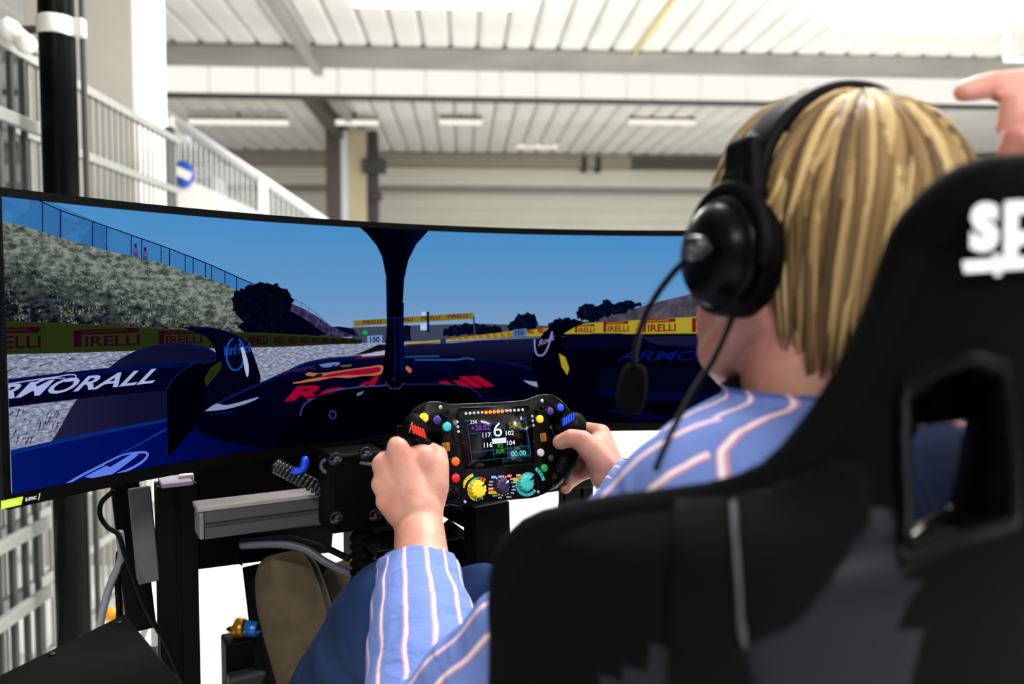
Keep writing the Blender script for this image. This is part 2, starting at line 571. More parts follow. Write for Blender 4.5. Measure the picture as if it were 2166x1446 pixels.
# ------------------------------------------------------------------ ceiling lamps and things hanging from the ceiling
M_lamp = emit('lamp_diffuser', 'fffcf6', 13.0)
M_lamp_far = emit('far_lamp_diffuser', 'fff6e6', 1.1)
names = ['bright ceiling lamp glowing over the middle of the hall', 'bright ceiling lamp glowing above the blond driver',
         'ceiling lamp deep in the hall behind the white beam, left one', 'ceiling lamp deep in the hall behind the white beam, right one',
         'ceiling lamp above the racing rig, out of view overhead', 'ceiling lamp right of the racing rig, out of view overhead',
         'ceiling lamp behind the photographer, left one', 'ceiling lamp behind the photographer, right one', 'ceiling lamp far to the right of the rig']
for (lx, ly, pw), nm in zip(LAMPS, names):
    zl_ = CEIL - (0.14 if pw < 90 else 0.36)
    r = root('ceiling_lamp', (lx, ly, zl_), nm, 'lamp', 'hall ceiling lamps')
    q = MB(); q.box((lx, ly, zl_), (1.5, 0.36, 0.07)); q.build('diffuser', M_lamp if pw > 90 else M_lamp_far, r, bevel=0.01)
    for dx in (-0.6, 0.6):
        q = MB(); q.cyl((lx + dx, ly, zl_ + 0.03), (lx + dx, ly, CEIL + 0.02), 0.006, n=8); q.build('hanger', M_galv_d, r)
bat = [(400, 610, 258, 12.2), (700, 800, 259, 12.2), (930, 1020, 258, 12.2), (1330, 1470, 258, 12.2), (1092, 1180, 309, 14.6)]
bl = ['longest thin strip light in the hall, right of the pale column', 'thin strip light behind the white beam above the steel column', 'thin strip light behind the white beam in the middle of the ceiling',
      'thin strip light behind the white beam left of the headset', 'thin strip light deepest in the hall near the header beam']
for (a, b, py, Y), nm in zip(bat, bl):
    p, p2 = ony(a, py, Y), ony(b, py, Y)
    r = root('strip_light', (p + p2) / 2, nm, 'lamp', 'strip lights behind the white beam')
    q = MB(); q.box((p + p2) / 2, (p2.x - p.x, 0.08, 0.07)); q.build('tube', M_lamp_far, r, bevel=0.01)
    q = MB(); q.box((p + p2) / 2 + Vector((0, 0, 0.05)), (p2.x - p.x, 0.1, 0.04)); q.build('housing', M_galv_d, r)
    q = MB(); q.box(((p.x + p2.x) / 2, Y, ((p.z + 0.07) + CEIL) / 2), (0.03, 0.03, CEIL - p.z - 0.06)); q.build('hanger', M_galv_d, r)
# yellowish pipe under the planks
q = MB(); q.tube([onz(1440, -20, CEIL - 0.03), onz(1315, 150, CEIL - 0.03)], 0.022, 10); tag(q.build('gas_pipe', mat('yellow_pipe', 'd9c98a', 0.5)), 'thin pale yellow pipe fixed under the ceiling planks', 'pipe')
# white square frame hanging top right
p = W(2140, 96, 5.0)
r = root('hanging_hoop', p, 'white square tube hoop hanging from the ceiling at the top right', 'hoop')
fw, fh = 0.55, 0.24
c = [Vector((W(2128, 60, 5).x, p.y, W(2128, 40, 5).z)), Vector((W(2128, 60, 5).x + fw, p.y, W(2128, 40, 5).z))]
zl = W(2128, 126, 5).z
q = MB()
q.tube([(c[0].x, p.y, zl), (c[1].x, p.y, zl)], 0.016, 10, round_ends=True); q.build('lower_tube', M_white, r)
for cc in c:
    q = MB(); q.tube([(cc.x, p.y, zl), (cc.x, p.y, c[0].z)], 0.016, 10, round_ends=True); q.build('side_tube', M_white, r)
    q = MB(); q.tube([(cc.x, p.y, c[0].z), (cc.x, p.y, CEIL)], 0.003, 6); q.build('hanger', M_galv_d, r)
q = MB(); q.tube([(c[0].x, p.y, c[0].z), (c[1].x, p.y, c[0].z)], 0.016, 10, round_ends=True); q.build('upper_tube', M_white, r)

# ================================================================== THE CURVED MONITOR
MR = 0.995                                    # radius of the curve
MC = HR * -0.183 + HF * 1.3527                # centre of the picture (level position)
MZ = 1.144
MW, MH = 1.215, 0.371                         # with the frame
A_ = RX; N_ = RF
AX = MC - N_ * MR                             # axis of the cylinder, on the driver's side
def scr(s, v, h=0.0):
    """point on the screen: s along the arc, v up from the middle, h out of the glass towards the driver"""
    a = s / MR
    r = MR - h
    return AX + A_ * (r * math.sin(a)) + N_ * (r * math.cos(a)) + UP * (MZ + v)
def sv(px, py, h=0.0):
    """where the sight line through a pixel meets the glass, as (s, v)"""
    d = ray(px, py)
    o = CPOS - AX
    dx, dy = d.dot(A_), d.dot(N_)
    ox, oy = o.dot(A_), o.dot(N_)
    a = dx * dx + dy * dy; b = 2 * (ox * dx + oy * dy); c = ox * ox + oy * oy - (MR - h) ** 2
    t = (-b + math.sqrt(max(0, b * b - 4 * a * c))) / (2 * a)
    p = o + d * t
    return math.atan2(p.dot(A_), p.dot(N_)) * MR, CPOS.z + d.z * t - MZ
M_bezel = mat('matte_black_frame', '0b0b0d', 0.45)
M_shell = mat('black_plastic_shell', '101114', 0.4)
mon = root('curved_monitor', Vector((MC.x, MC.y, 0)), 'very wide curved black monitor showing a racing game in front of the driver', 'monitor')
HW, HH = MW / 2, MH / 2
BZ_T, BZ_B, BZ_S = 0.010, 0.017, 0.004
NS = 60
# back shell
q = MB()
rings = []
for i in range(NS + 1):
    s = -HW + MW * i / NS
    rings.append([scr(s, -HH, 0), scr(s, HH, 0), scr(s, HH, -0.022), scr(s, HH * 0.7, -0.05), scr(s, -HH * 0.7, -0.05), scr(s, -HH, -0.022)])
q.loft(rings); q.build('back_shell', M_shell, mon)
# frame strips, slightly proud of the glass
def frame_strip(s0, s1, v0, v1, name, hh=0.008, n=NS):
    q = MB()
    rings = []
    for i in range(n + 1):
        s = s0 + (s1 - s0) * i / n
        rings.append([scr(s, v0, 0.0), scr(s, v1, 0.0), scr(s, v1, hh), scr(s, v0, hh)])
    q.loft(rings)
    o = q.build(name, M_bezel, mon)
    for f in o.data.polygons: f.use_smooth = False
    return o
frame_strip(-HW, HW, HH - BZ_T, HH, 'top_frame'); frame_strip(-HW, HW, -HH, -HH + BZ_B, 'bottom_frame')
frame_strip(-HW, -HW + BZ_S, -HH, HH, 'side_frame', n=2); frame_strip(HW - BZ_S, HW, -HH, HH, 'side_frame', n=2)

# ---- the picture on the glass: flat shapes of light, drawn in layers
SCR_GAIN = 1.0
def tone(c):
    """panel colour as the screen gives it off"""
    c = tuple(int(c[i:i + 2], 16) / 255 for i in (0, 2, 4))
    return (c[0] ** 1.7, c[1] ** 1.7, c[2] ** 1.2)
def noise_emit(name, cols, scale, stretch=(1, 1, 1), pos=(0.3, 0.5, 0.7), detail=6, vgrad=None, rough=0.6, raw=False):
    if not raw: cols = [tone(c) for c in cols]
    """a screen colour with fine picture texture; cols = three colours of the ramp; the coordinates lie on the glass (uv = s, v)"""
    m = bpy.data.materials.new(name); m.use_nodes = True
    nt = m.node_tree; nt.nodes.clear()
    o = nt.nodes.new('ShaderNodeOutputMaterial'); e = nt.nodes.new('ShaderNodeEmission')
    uv = nt.nodes.new('ShaderNodeUVMap'); uv.uv_map = 'glass'
    mp = nt.nodes.new('ShaderNodeMapping'); mp.inputs['Scale'].default_value = stretch
    n = nt.nodes.new('ShaderNodeTexNoise'); n.inputs['Scale'].default_value = scale; n.inputs['Detail'].default_value = detail; n.inputs['Roughness'].default_value = rough
    r = nt.nodes.new('ShaderNodeValToRGB')
    el = r.color_ramp.elements
    el[0].position = pos[0]; el[0].color = (*lin(cols[0]), 1)
    el[1].position = pos[2]; el[1].color = (*lin(cols[2]), 1)
    x = el.new(pos[1]); x.color = (*lin(cols[1]), 1)
    L = nt.links.new
    L(uv.outputs[0], mp.inputs[0]); L(mp.outputs[0], n.inputs['Vector'])
    fac = n.outputs['Fac']
    if vgrad:                       # picture content changes with height: (v0, v1, amount at v0, amount at v1)
        sp = nt.nodes.new('ShaderNodeSeparateXYZ'); L(uv.outputs[0], sp.inputs[0])
        src = sp.outputs['Y']
        if len(vgrad) > 4:
            ma = nt.nodes.new('ShaderNodeMath'); ma.operation = 'MULTIPLY_ADD'
            L(sp.outputs['X'], ma.inputs[0]); ma.inputs[1].default_value = vgrad[4]; L(sp.outputs['Y'], ma.inputs[2]); src = ma.outputs[0]
        mr = nt.nodes.new('ShaderNodeMapRange')
        L(src, mr.inputs['Value'])
        for i, v in zip(('From Min', 'From Max', 'To Min', 'To Max'), vgrad[:4]):
            mr.inputs[i].default_value = v
        ad = nt.nodes.new('ShaderNodeMath'); ad.operation = 'ADD'
        L(fac, ad.inputs[0]); L(mr.outputs[0], ad.inputs[1]); fac = ad.outputs[0]
    L(fac, r.inputs['Fac']); L(r.outputs['Color'], e.inputs[0]); L(e.outputs[0], o.inputs[0])
    e.inputs[1].default_value = SCR_GAIN
    MATS[name] = m
    return m
def ramp_emit(name, stops, axis=(0, 1), noise=0.0, nscale=30, raw=False):
    if not raw: stops = [(p, tone(c)) for p, c in stops]
    """a screen colour ramp along s*axis[0] + v*axis[1]"""
    m = bpy.data.materials.new(name); m.use_nodes = True
    nt = m.node_tree; nt.nodes.clear(); L = nt.links.new
    o = nt.nodes.new('ShaderNodeOutputMaterial'); e = nt.nodes.new('ShaderNodeEmission')
    uv = nt.nodes.new('ShaderNodeUVMap'); uv.uv_map = 'glass'
    vd = nt.nodes.new('ShaderNodeVectorMath'); vd.operation = 'DOT_PRODUCT'
    vd.inputs[1].default_value = (axis[0], axis[1], 0)
    L(uv.outputs[0], vd.inputs[0])
    lo, hi = stops[0][0], stops[-1][0]
    mr = nt.nodes.new('ShaderNodeMapRange'); mr.inputs['From Min'].default_value = lo; mr.inputs['From Max'].default_value = hi
    L(vd.outputs['Value'], mr.inputs['Value'])
    src = mr.outputs[0]
    if noise:
        n = nt.nodes.new('ShaderNodeTexNoise'); n.inputs['Scale'].default_value = nscale; n.inputs['Detail'].default_value = 4
        L(uv.outputs[0], n.inputs['Vector'])
        ma = nt.nodes.new('ShaderNodeMath'); ma.operation = 'MULTIPLY_ADD'; L(n.outputs['Fac'], ma.inputs[0]); ma.inputs[1].default_value = noise; L(src, ma.inputs[2])
        mb2 = nt.nodes.new('ShaderNodeMath'); mb2.operation = 'SUBTRACT'; L(ma.outputs[0], mb2.inputs[0]); mb2.inputs[1].default_value = noise * 0.5
        src = mb2.outputs[0]
    r = nt.nodes.new('ShaderNodeValToRGB'); el = r.color_ramp.elements
    for k, (p, c) in enumerate(stops):
        t = (p - lo) / (hi - lo)
        x = el[k] if k < 2 and k < len(stops) else el.new(t)
        x.position = t; x.color = (*lin(c), 1)
    L(src, r.inputs['Fac']); L(r.outputs['Color'], e.inputs[0]); L(e.outputs[0], o.inputs[0])
    e.inputs[1].default_value = SCR_GAIN
    MATS[name] = m
    return m

class Flat:
    """flat shapes in glass coordinates (s, v) stacked in thin layers, then laid on the curved glass"""
    def __init__(self, to2d=None):
        self.sv = to2d or sv
        self.bm = bmesh.new(); self.layer = 0; self.mats = []; self.step = 0.00008
    def mi(self, m):
        if m not in self.mats: self.mats.append(m)
        return self.mats.index(m)
    def next(self): self.layer += 1
    def tri(self, pts, faces, m):
        w = self.layer * self.step; k = self.mi(m)
        vs = [self.bm.verts.new((p[0], p[1], w)) for p in pts]
        for f in faces:
            try:
                fc = self.bm.faces.new([vs[i] for i in f]); fc.material_index = k
            except ValueError: pass
    def poly(self, px, m, smooth=0, nxt=True):
        """closed outline in photo pixels"""
        if smooth:
            q = [Vector((a, b, 0)) for a, b in px]; q = smooth_path(q + [q[0]], smooth)[:-1]
            px = [(v.x, v.y) for v in q]
        if nxt: self.next()
        pts = [self.sv(*p) for p in px]
        w = self.layer * self.step; k = self.mi(m)
        vs = [self.bm.verts.new((p[0], p[1], w)) for p in pts]
        es = [self.bm.edges.new((vs[i], vs[(i + 1) % len(vs)])) for i in range(len(vs))]
        r = bmesh.ops.triangle_fill(self.bm, use_beauty=True, edges=es)
        for g in r['geom']:
            if isinstance(g, bmesh.types.BMFace): g.material_index = k
    def line(self, px, wid, m, smooth=0, taper=False, nxt=True):
        if smooth:
            q = smooth_path([Vector((a, b, 0)) for a, b in px], smooth); px = [(v.x, v.y) for v in q]
        if nxt: self.next()
        n = len(px); L, R = [], []
        for i in range(n):
            a = px[max(i - 1, 0)]; b = px[min(i + 1, n - 1)]
            dx, dy = b[0] - a[0], b[1] - a[1]; l = math.hypot(dx, dy) or 1
            w = wid / 2 * (1 - 0.8 * i / (n - 1) if taper else 1)
            L.append((px[i][0] - dy / l * w, px[i][1] + dx / l * w)); R.append((px[i][0] + dy / l * w, px[i][1] - dx / l * w))
        pts = [self.sv(*p) for p in L + R]
        self.tri(pts, [(i, i + 1, n + i + 1, n + i) for i in range(n - 1)], m)
    def text(self, s, o, x, y, m, bold=0.0, shear=0.0, nxt=True):
        """words: o lower-left pixel, x vector along the line, y vector up"""
        if nxt: self.next()
        vs, fs = words(s, bold, shear)
        self.tri([self.sv(o[0] + v.x * x[0] + v.y * y[0], o[1] + v.x * x[1] + v.y * y[1]) for v in vs], fs, m)
    def finish(self, name, parent, mapper, cut=0.02, s0=-1, s1=1):
        bm = self.bm
        s = s0
        while s < s1:
            bmesh.ops.bisect_plane(bm, geom=bm.verts[:] + bm.edges[:] + bm.faces[:], plane_co=(s, 0, 0), plane_no=(1, 0, 0), dist=1e-7)
            s += cut
        uvl = bm.loops.layers.uv.new('glass')
        for f in bm.faces:
            for l in f.loops: l[uvl].uv = (l.vert.co.x, l.vert.co.y)
        for v in bm.verts:
            v.co = mapper(v.co.x, v.co.y, v.co.z)
        bmesh.ops.translate(bm, verts=bm.verts, vec=-world_origin(parent))
        me = bpy.data.meshes.new(name); bm.to_mesh(me); bm.free()
        for m in self.mats: me.materials.append(m)
        o = bpy.data.objects.new(name, me); COL.objects.link(o); o.parent = parent
        return o
    def clip(self, s0, s1, v0, v1):
        bm = self.bm
        for co, no in (((s0, 0, 0), (-1, 0, 0)), ((s1, 0, 0), (1, 0, 0)), ((0, v0, 0), (0, -1, 0)), ((0, v1, 0), (0, 1, 0))):
            bmesh.ops.bisect_plane(bm, geom=bm.verts[:] + bm.edges[:] + bm.faces[:], plane_co=co, plane_no=no, clear_outer=True, dist=1e-7)

def E(name, c, raw=False): return emit('screen_' + name, c if raw else tone(c), SCR_GAIN)
F = Flat()
vt, vb = HH - BZ_T, -HH + BZ_B
SL, SRr = -HW + BZ_S, HW - BZ_S
sky = ramp_emit('screen_sky', [(-0.06, '8fa6c2'), (0.0, '7f9dc4'), (0.06, '6396c6'), (0.18, '478cc6')], noise=0.06, nscale=40, raw=True)
F.tri([(SL, vb), (SRr, vb), (SRr, vt), (SL, vt)], [(0, 1, 2, 3)], sky)
# faint clouds
cl = E('cloud', '93a9c9', True)
for cx, cy, a, b in ((1228, 600, 16, 4), (1195, 617, 13, 4), (796, 642, 12, 5), (760, 584, 8, 4), (985, 638, 14, 4), (1010, 655, 18, 3), (880, 660, 14, 4), (1060, 640, 12, 3)):
    F.poly([(cx + a * math.cos(t) * (1 + .3 * math.sin(3 * t)), cy + b * math.sin(t)) for t in [i * .5236 for i in range(12)]], cl, nxt=False)
# fence mesh behind the bank
fence_top = [(-4, 372), (72, 420), (130, 446), (200, 470), (277, 497), (340, 519), (408, 545), (447, 561), (500, 585), (548, 606)]
bank_top = [(-4, 466), (40, 476), (90, 491), (127, 503), (195, 522), (225, 531), (277, 541), (299, 547), (340, 556), (391, 574), (434, 587), (475, 601), (505, 618)]
F.poly(fence_top + bank_top[::-1], E('fence_mesh', '3a78b2', True))
fl = E('fence_line', '1c4c80', True)
for i in range(30):     # woven mesh near the left, as thin wires
    t = (i + 1) / 31
    a = (-4, 372 + 94 * t); b = (230, 480 + 51 * t)
    F.line([a, b], 0.8, fl, nxt=False)
for i in range(46):
    x = -2 + 5 * i
    yt = np.interp(x, [p[0] for p in fence_top], [p[1] for p in fence_top]); yb = np.interp(x, [p[0] for p in bank_top], [p[1] for p in bank_top])
    F.line([(x, yt), (x, yb)], 0.6, fl, nxt=False)
dk = E('fence_post', '12304f')
F.line(fence_top, 2.2, dk)
for x in (89, 127, 195, 225, 277, 299, 340, 358, 391, 408, 434, 447, 475, 500):
    yt = np.interp(x, [p[0] for p in fence_top], [p[1] for p in fence_top]); yb = np.interp(x, [p[0] for p in bank_top], [p[1] for p in bank_top])
    F.line([(x, yt), (x, yb + 3)], 2.6 if x < 130 else 1.9, dk, nxt=False)
# two spectators
for x, y in ((286, 530), (306, 538)):
    F.poly([(x - 5, y + 22), (x + 5, y + 22), (x + 5, y - 2), (x + 3, y - 8), (x - 3, y - 8), (x - 5, y - 2)], E('spectator', '6b6f8e'))
    F.poly([(x - 4, y + 4), (x + 4, y + 4), (x + 4, y - 5), (x - 4, y - 5)], E('spectator_top', '93848a'))
    F.poly([(x - 2.5, y - 8), (x + 2.5, y - 8), (x + 2.5, y - 15), (x - 2.5, y - 15)], E('spectator_head', '3a4468'))
# distance: trees, pale ground, far hill
tree = noise_emit('screen_trees', ['080f16', '14222c', '2a3a40'], 90)
F.poly([(744, 692), (1010, 684), (1200, 690), (1200, 712), (744, 728)], E('far_ground', '6d7468'))
F.poly([(690, 692), (715, 690), (745, 694), (760, 712), (700, 712)], tree)
def fuzzy(pts, amp, m, step=5, seed=1):
    r = random.Random(seed); out = []
    n = len(pts)
    for i in range(n):
        a, b = pts[i], pts[(i + 1) % n]; L = math.hypot(b[0] - a[0], b[1] - a[1]); k = max(1, int(L / step))
        for j in range(k):
            t = j / k
            out.append((a[0] + (b[0] - a[0]) * t + r.uniform(-amp, amp), a[1] + (b[1] - a[1]) * t + r.uniform(-amp, amp)))
    F.poly(out, m)
fuzzy([(935, 700), (950, 690), (985, 684), (1020, 686), (1060, 690), (1062, 704), (1000, 708), (940, 710)], 2.5, tree, seed=2)
fuzzy([(848, 704), (856, 686), (866, 690), (868, 720), (850, 722)], 2, tree, seed=3)
fuzzy([(1074, 692), (1084, 676), (1098, 664), (1118, 660), (1132, 668), (1136, 684), (1130, 700), (1080, 702)], 3, tree, seed=4)
fuzzy([(1150, 696), (1165, 680), (1185, 672), (1230, 676), (1230, 690), (1180, 700)], 3, tree, seed=5)
F.poly([(1225, 684), (1290, 664), (1350, 650), (1400, 636), (1460, 622), (1540, 600), (1560, 690), (1300, 690)], noise_emit('screen_far_hill', ['5d5f50', '77725f', '8f8672'], 50))
fuzzy([(1218, 672), (1224, 648), (1240, 640), (1262, 648), (1282, 634), (1300, 640), (1318, 634), (1350, 642), (1365, 642), (1330, 656), (1290, 668), (1250, 682)], 4, tree, seed=6)
# far part of the bank and its fence
bank2 = noise_emit('screen_bank_far', ['2a2b33', '5c5658', '857c78'], 120)
F.poly([(612, 640), (640, 652), (668, 668), (700, 690), (735, 706), (760, 712), (600, 714)], bank2)
F.line([(612, 630), (640, 642), (668, 662), (692, 684)], 1.2, E('thin_fence', '55779c'))
for x, y in ((636, 640), (652, 650), (668, 662), (680, 673)): F.line([(x, y), (x, y + 16)], 1, E('thin_fence', '55779c'), nxt=False)
# the grass bank
grass = noise_emit('screen_grass', ['070b18', '414a45', '8a9488'], 75, (1, 1.6, 1), (0.36, 0.53, 0.70), 9, (-0.16, -0.05, -0.20, 0.10, 0.30), 0.72, raw=True)
bank = bank_top + [(548, 632), (600, 660), (640, 680), (690, 708), (600, 716), (420, 706), (150, 692), (-4, 686)]
F.poly(bank, grass)
from mathutils import noise as _mn
def mathnoise(a, b): return _mn.noise(Vector((a, b, 3.3)))
# tufts on the bank
r2 = random.Random(11)
tuft = [E('tuft_light', '8a948a', True), E('tuft_green', '6c7b6a', True), E('tuft_brown', '6a625e', True), E('tuft_dark', '0b1122', True), E('tuft_dark', '0b1122', True)]
F.next()
for i in range(3000):
    x = r2.uniform(0, 640)
    yt = np.interp(x, [p[0] for p in bank_top] + [600, 690], [p[1] for p in bank_top] + [660, 706]); yb = np.interp(x, [0, 150, 420, 600, 690], [684, 690, 702, 710, 712])
    if yb - yt < 12: continue
    f = r2.random()
    if f > .5 and mathnoise(x * .02, f * 3) < r2.uniform(-.15, .35): continue
    y = yt + 6 + (yb - yt - 6) * f
    dark = f > 0.45
    m = tuft[r2.choice([0, 1, 2, 3, 3] if dark else [0, 0, 1, 2, 3])]
    sz = (2 + 8 * f * f) * (1.0 if x < 350 else 0.7)
    for b in range(3 if f > .4 else 2):
        ang = r2.uniform(-1.0, 1.0)
        tx, ty = x + sz * math.sin(ang), y - sz * math.cos(ang)
        wv = max(0.7, sz * 0.10)
        F.tri([sv(x - wv, y), sv(x + wv, y), sv(tx, ty)], [(0, 1, 2)], m)
# bush
bush = noise_emit('screen_bush', ['060b12', '0e1a20', '20302c'], 110, pos=(0.35, 0.55, 0.75))
F.poly([(500, 690), (540, 660), (600, 650), (640, 672), (690, 708), (600, 716), (520, 706)], E('bank_shade', '0b1320'))
fuzzy([(488, 634), (498, 618), (518, 606), (548, 598), (580, 600), (604, 612), (620, 630), (618, 650), (604, 674), (580, 688), (545, 692), (512, 680), (494, 660)], 3.5, bush, 4, 7)
# gantry across the track
yel = E('banner_yellow', 'a39a2c'); redd = E('banner_red', '8e3a1c')
F.line([(752, 700), (752, 726)], 2, E('post_grey', '5a6672')); F.line([(1001, 668), (1003, 706)], 3.5, E('post_grey', '5a6672'))
F.poly([(747, 678), (1000, 661), (1000, 674), (747, 690)], yel)
for x0, x1 in ((766, 806), (846, 872), (890, 930), (946, 988)):
    y0 = 677.5 - (x0 - 747) * .0672
    F.text('PIRELLI', (x0, y0 + 9.5), (x1 - x0, -(x1 - x0) * .0672), (0, -8), redd, 0.03)
F.poly([(888, 684), (903, 683), (903, 698), (888, 698)], E('white_board', 'cdd9ec')); F.poly([(890, 660), (899, 659), (899, 667), (890, 668)], E('white_board', 'cdd9ec'))
F.line([(904, 659), (904, 702)], 5, E('dark_post', '2a2f33'))
F.poly([(771 + 5 * math.cos(t), 703 + 5 * math.sin(t)) for t in [i * .628 for i in range(10)]], E('signal_green', '16c83e'))
# gravel and track
gravel = noise_emit('screen_gravel', ['4a4f66', '82889e', 'b6bed6'], 260, (0.5, 1.5, 1), (0.3, 0.5, 0.68), 4, raw=True)
F.poly([(-4, 744), (180, 742), (420, 734), (600, 731), (760, 724), (800, 727), (860, 745), (860, 790), (420, 880), (200, 960), (-4, 960)], gravel)
grd = E('gravel_dark', '4a4654')
for i in range(26):
    x = r2.uniform(0, 260); y = r2.uniform(755, 800)
    F.line([(x, y), (x + r2.uniform(12, 40), y - r2.uniform(4, 12))], r2.uniform(1, 3), grd, taper=True, nxt=(i == 0))
for i in range(30):
    x = r2.uniform(0, 130); y = r2.uniform(860, 948)
    F.line([(x, y), (x - r2.uniform(4, 12), y + r2.uniform(10, 26))], r2.uniform(1, 4), grd, taper=True, nxt=(i == 0))
asph = ramp_emit('screen_asphalt', [(-0.12, '141620'), (-0.05, '1e2029'), (-0.02, '383b44')])
F.poly([(740, 770), (800, 752), (860, 729), (950, 725), (1080, 716), (1230, 712), (1560, 708), (1560, 800), (800, 800)], asph)
F.line([(842, 730), (960, 722), (1160, 714)], 2.0, E('kerb_line', '6d5b60'))
F.poly([(800, 728), (848, 728), (848, 733), (770, 748), (745, 752)], E('verge', '2d3020'))
F.poly([(735, 754), (812, 742), (812, 750), (740, 757)], E('white_kerb', 'c4ccc4'))
# left banner wall (in shade)
by = ramp_emit('screen_banner_left', [(-0.5, '4c5a18'), (-0.2, '434f18'), (0.0, '2c3418')], axis=(1, 0))
F.poly([(-4, 678), (150, 684), (300, 692), (420, 699), (600, 706), (700, 711), (762, 716), (764, 726), (700, 728), (600, 733), (420, 737), (180, 745), (-4, 750)], by)
F.line([(-4, 679), (150, 685), (300, 693), (420, 700), (600, 707), (760, 717)], 2.5, E('banner_edge', '58641c'))
br = E('banner_text_left', '521020')
def pirelli(x0, yb0, x1, yb1, hh, m, bold=0.02):
    """the long-P wordmark: lettering with a bar that reaches over it, on the line (x0,yb0)-(x1,yb1), hh high"""
    sl = (yb1 - yb0) / (x1 - x0); w = x1 - x0
    F.text('IRELLI', (x0 + w * .17, yb0 + sl * w * .17), (w * .83, sl * w * .83), (0, -hh * .60), m, bold)
    F.poly([(x0, yb0), (x0 + w * .12, yb0 + sl * w * .12), (x0 + w * .12, yb0 - hh), (x0, yb0 - hh)], m)
    F.poly([(x0 + w * .1, yb0 + sl * w * .1 - hh), (x1 - w * .03, yb1 - hh), (x1, yb1 - hh * .87), (x1 - w * .03, yb1 - hh * .72), (x0 + w * .1, yb0 + sl * w * .1 - hh * .72)], m, nxt=False)
    F.line([(x0 + w * .14, yb0 + sl * w * .14 - hh * .86), (x1 - w * .18, yb1 - hh * .87)], hh * .05, by if m is br else E('banner_bright', 'c2b838'))
pirelli(-62, 738, 82, 735, 44, br); pirelli(152, 734, 292, 729, 36, br); pirelli(332, 727, 424, 725, 28, br)
for x0, x1, yb, hh in ((520, 563, 729, 18), (576, 600, 728, 15), (606, 626, 727, 13), (632, 650, 726, 12), (656, 672, 725.5, 11), (678, 692, 725, 10), (698, 712, 724.5, 9), (718, 732, 724, 8), (738, 750, 723.5, 7)):
    F.text('PIRELLI', (x0, yb), (x1 - x0, -1), (0, -hh), E('banner_text_far', '4b1a16'), 0.06)
F.poly([(774, 710), (806, 708), (806, 726), (774, 728)], E('board_150', '9fb4cc')); F.text('150', (780, 724), (20, -1), (0, -12), E('board_ink', '20252d'), 0.03)
# bright banner wall on the right
yb_ = E('banner_bright', 'c2b838'); yo = E('banner_orange', 'c9a02a')
F.poly([(842, 726), (950, 716), (1080, 700), (1160, 693), (1240, 683), (1340, 677), (1460, 670), (1560, 664), (1560, 706), (1460, 706), (1340, 706), (1230, 708), (1080, 712), (960, 720), (842, 729)], yb_)
rr_ = E('banner_text_right', 'a84c1e')
x = 950
while x < 1085:
    F.text('PIRELLI', (x, 719 - (x - 950) * .06), (11, -.8), (0, -7 - (x - 950) * .02), E('banner_text_mid', 'b08a22'), 0.06); x += 15
for x0, x1, yb, hh in ((1112, 1128, 706, 10), (1135, 1152, 705, 11), (1160, 1182, 704, 13), (1214, 1256, 703, 17), (1274, 1328, 702, 22), (1356, 1428, 702, 27), (1462, 1540, 702, 30)):
    if x1 - x0 > 40: pirelli(x0, yb, x1, yb - (x1 - x0) * .03, hh, E('banner_red_bright', '9c2c18'), 0.03)
    else: F.text('PIRELLI', (x0, yb), (x1 - x0, -1), (0, -hh), rr_, 0.06)
F.poly([(1081, 697), (1111, 694), (1111, 711), (1081, 713)], E('board_far', '7d98ae')); F.text('150', (1087, 709), (18, -1), (0, -11), E('board_ink', '20252d'), 0.02)
F.poly([(928, 717), (940, 716), (940, 725), (928, 726)], E('board_blue', '405a78'))
F.line([(1180, 708), (1340, 708), (1460, 707), (1560, 707)], 5, E('wall_foot', '15170f'))
# left front tyre
tyre = ramp_emit('screen_tyre', [(-0.62, '55505a'), (-0.45, '33343c'), (-0.2, '15203a')], axis=(1, 0))
F.poly([(100, 932), (118, 905), (150, 850), (200, 797), (250, 758), (300, 735), (350, 726), (400, 728), (440, 738), (470, 780), (470, 930), (340, 980), (100, 960)], tyre, 3)
F.line([(205, 795), (250, 758), (300, 736), (350, 727), (400, 729), (445, 742)], 3, E('tyre_rim_light', '1d3c5e'), 4)
# dark wheel wing with lettering
wing = E('wheel_wing', '0a1222')
F.poly([(376, 692), (410, 690), (450, 694), (490, 706), (520, 728), (538, 770), (545, 806), (520, 830), (430, 866), (420, 780), (452, 760), (440, 722), (415, 704)], wing, 4)
F.line([(384, 692), (440, 694), (490, 707), (520, 730), (536, 770)], 3, E('wing_light', '10263f'), 4)
F.poly([(462, 762), (462, 780), (430, 818), (426, 800), (440, 776)], E('wing_green', '4c5a10'))
hb = E('logo_blue', '3a78b0')
F.line([(492 + 19 * math.cos(t), 748 + 34 * math.sin(t) + 0) for t in [i * .2094 - 1.2 for i in range(28)]], 4, hb)
F.text('Hard Rock', (468, 752), (58, -8), (0, -22), hb, 0.01)
F.poly([(503, 734), (510, 736), (520, 770), (519, 795), (514, 790), (508, 760)], E('logo_white', 'c9cfd8'), 3)
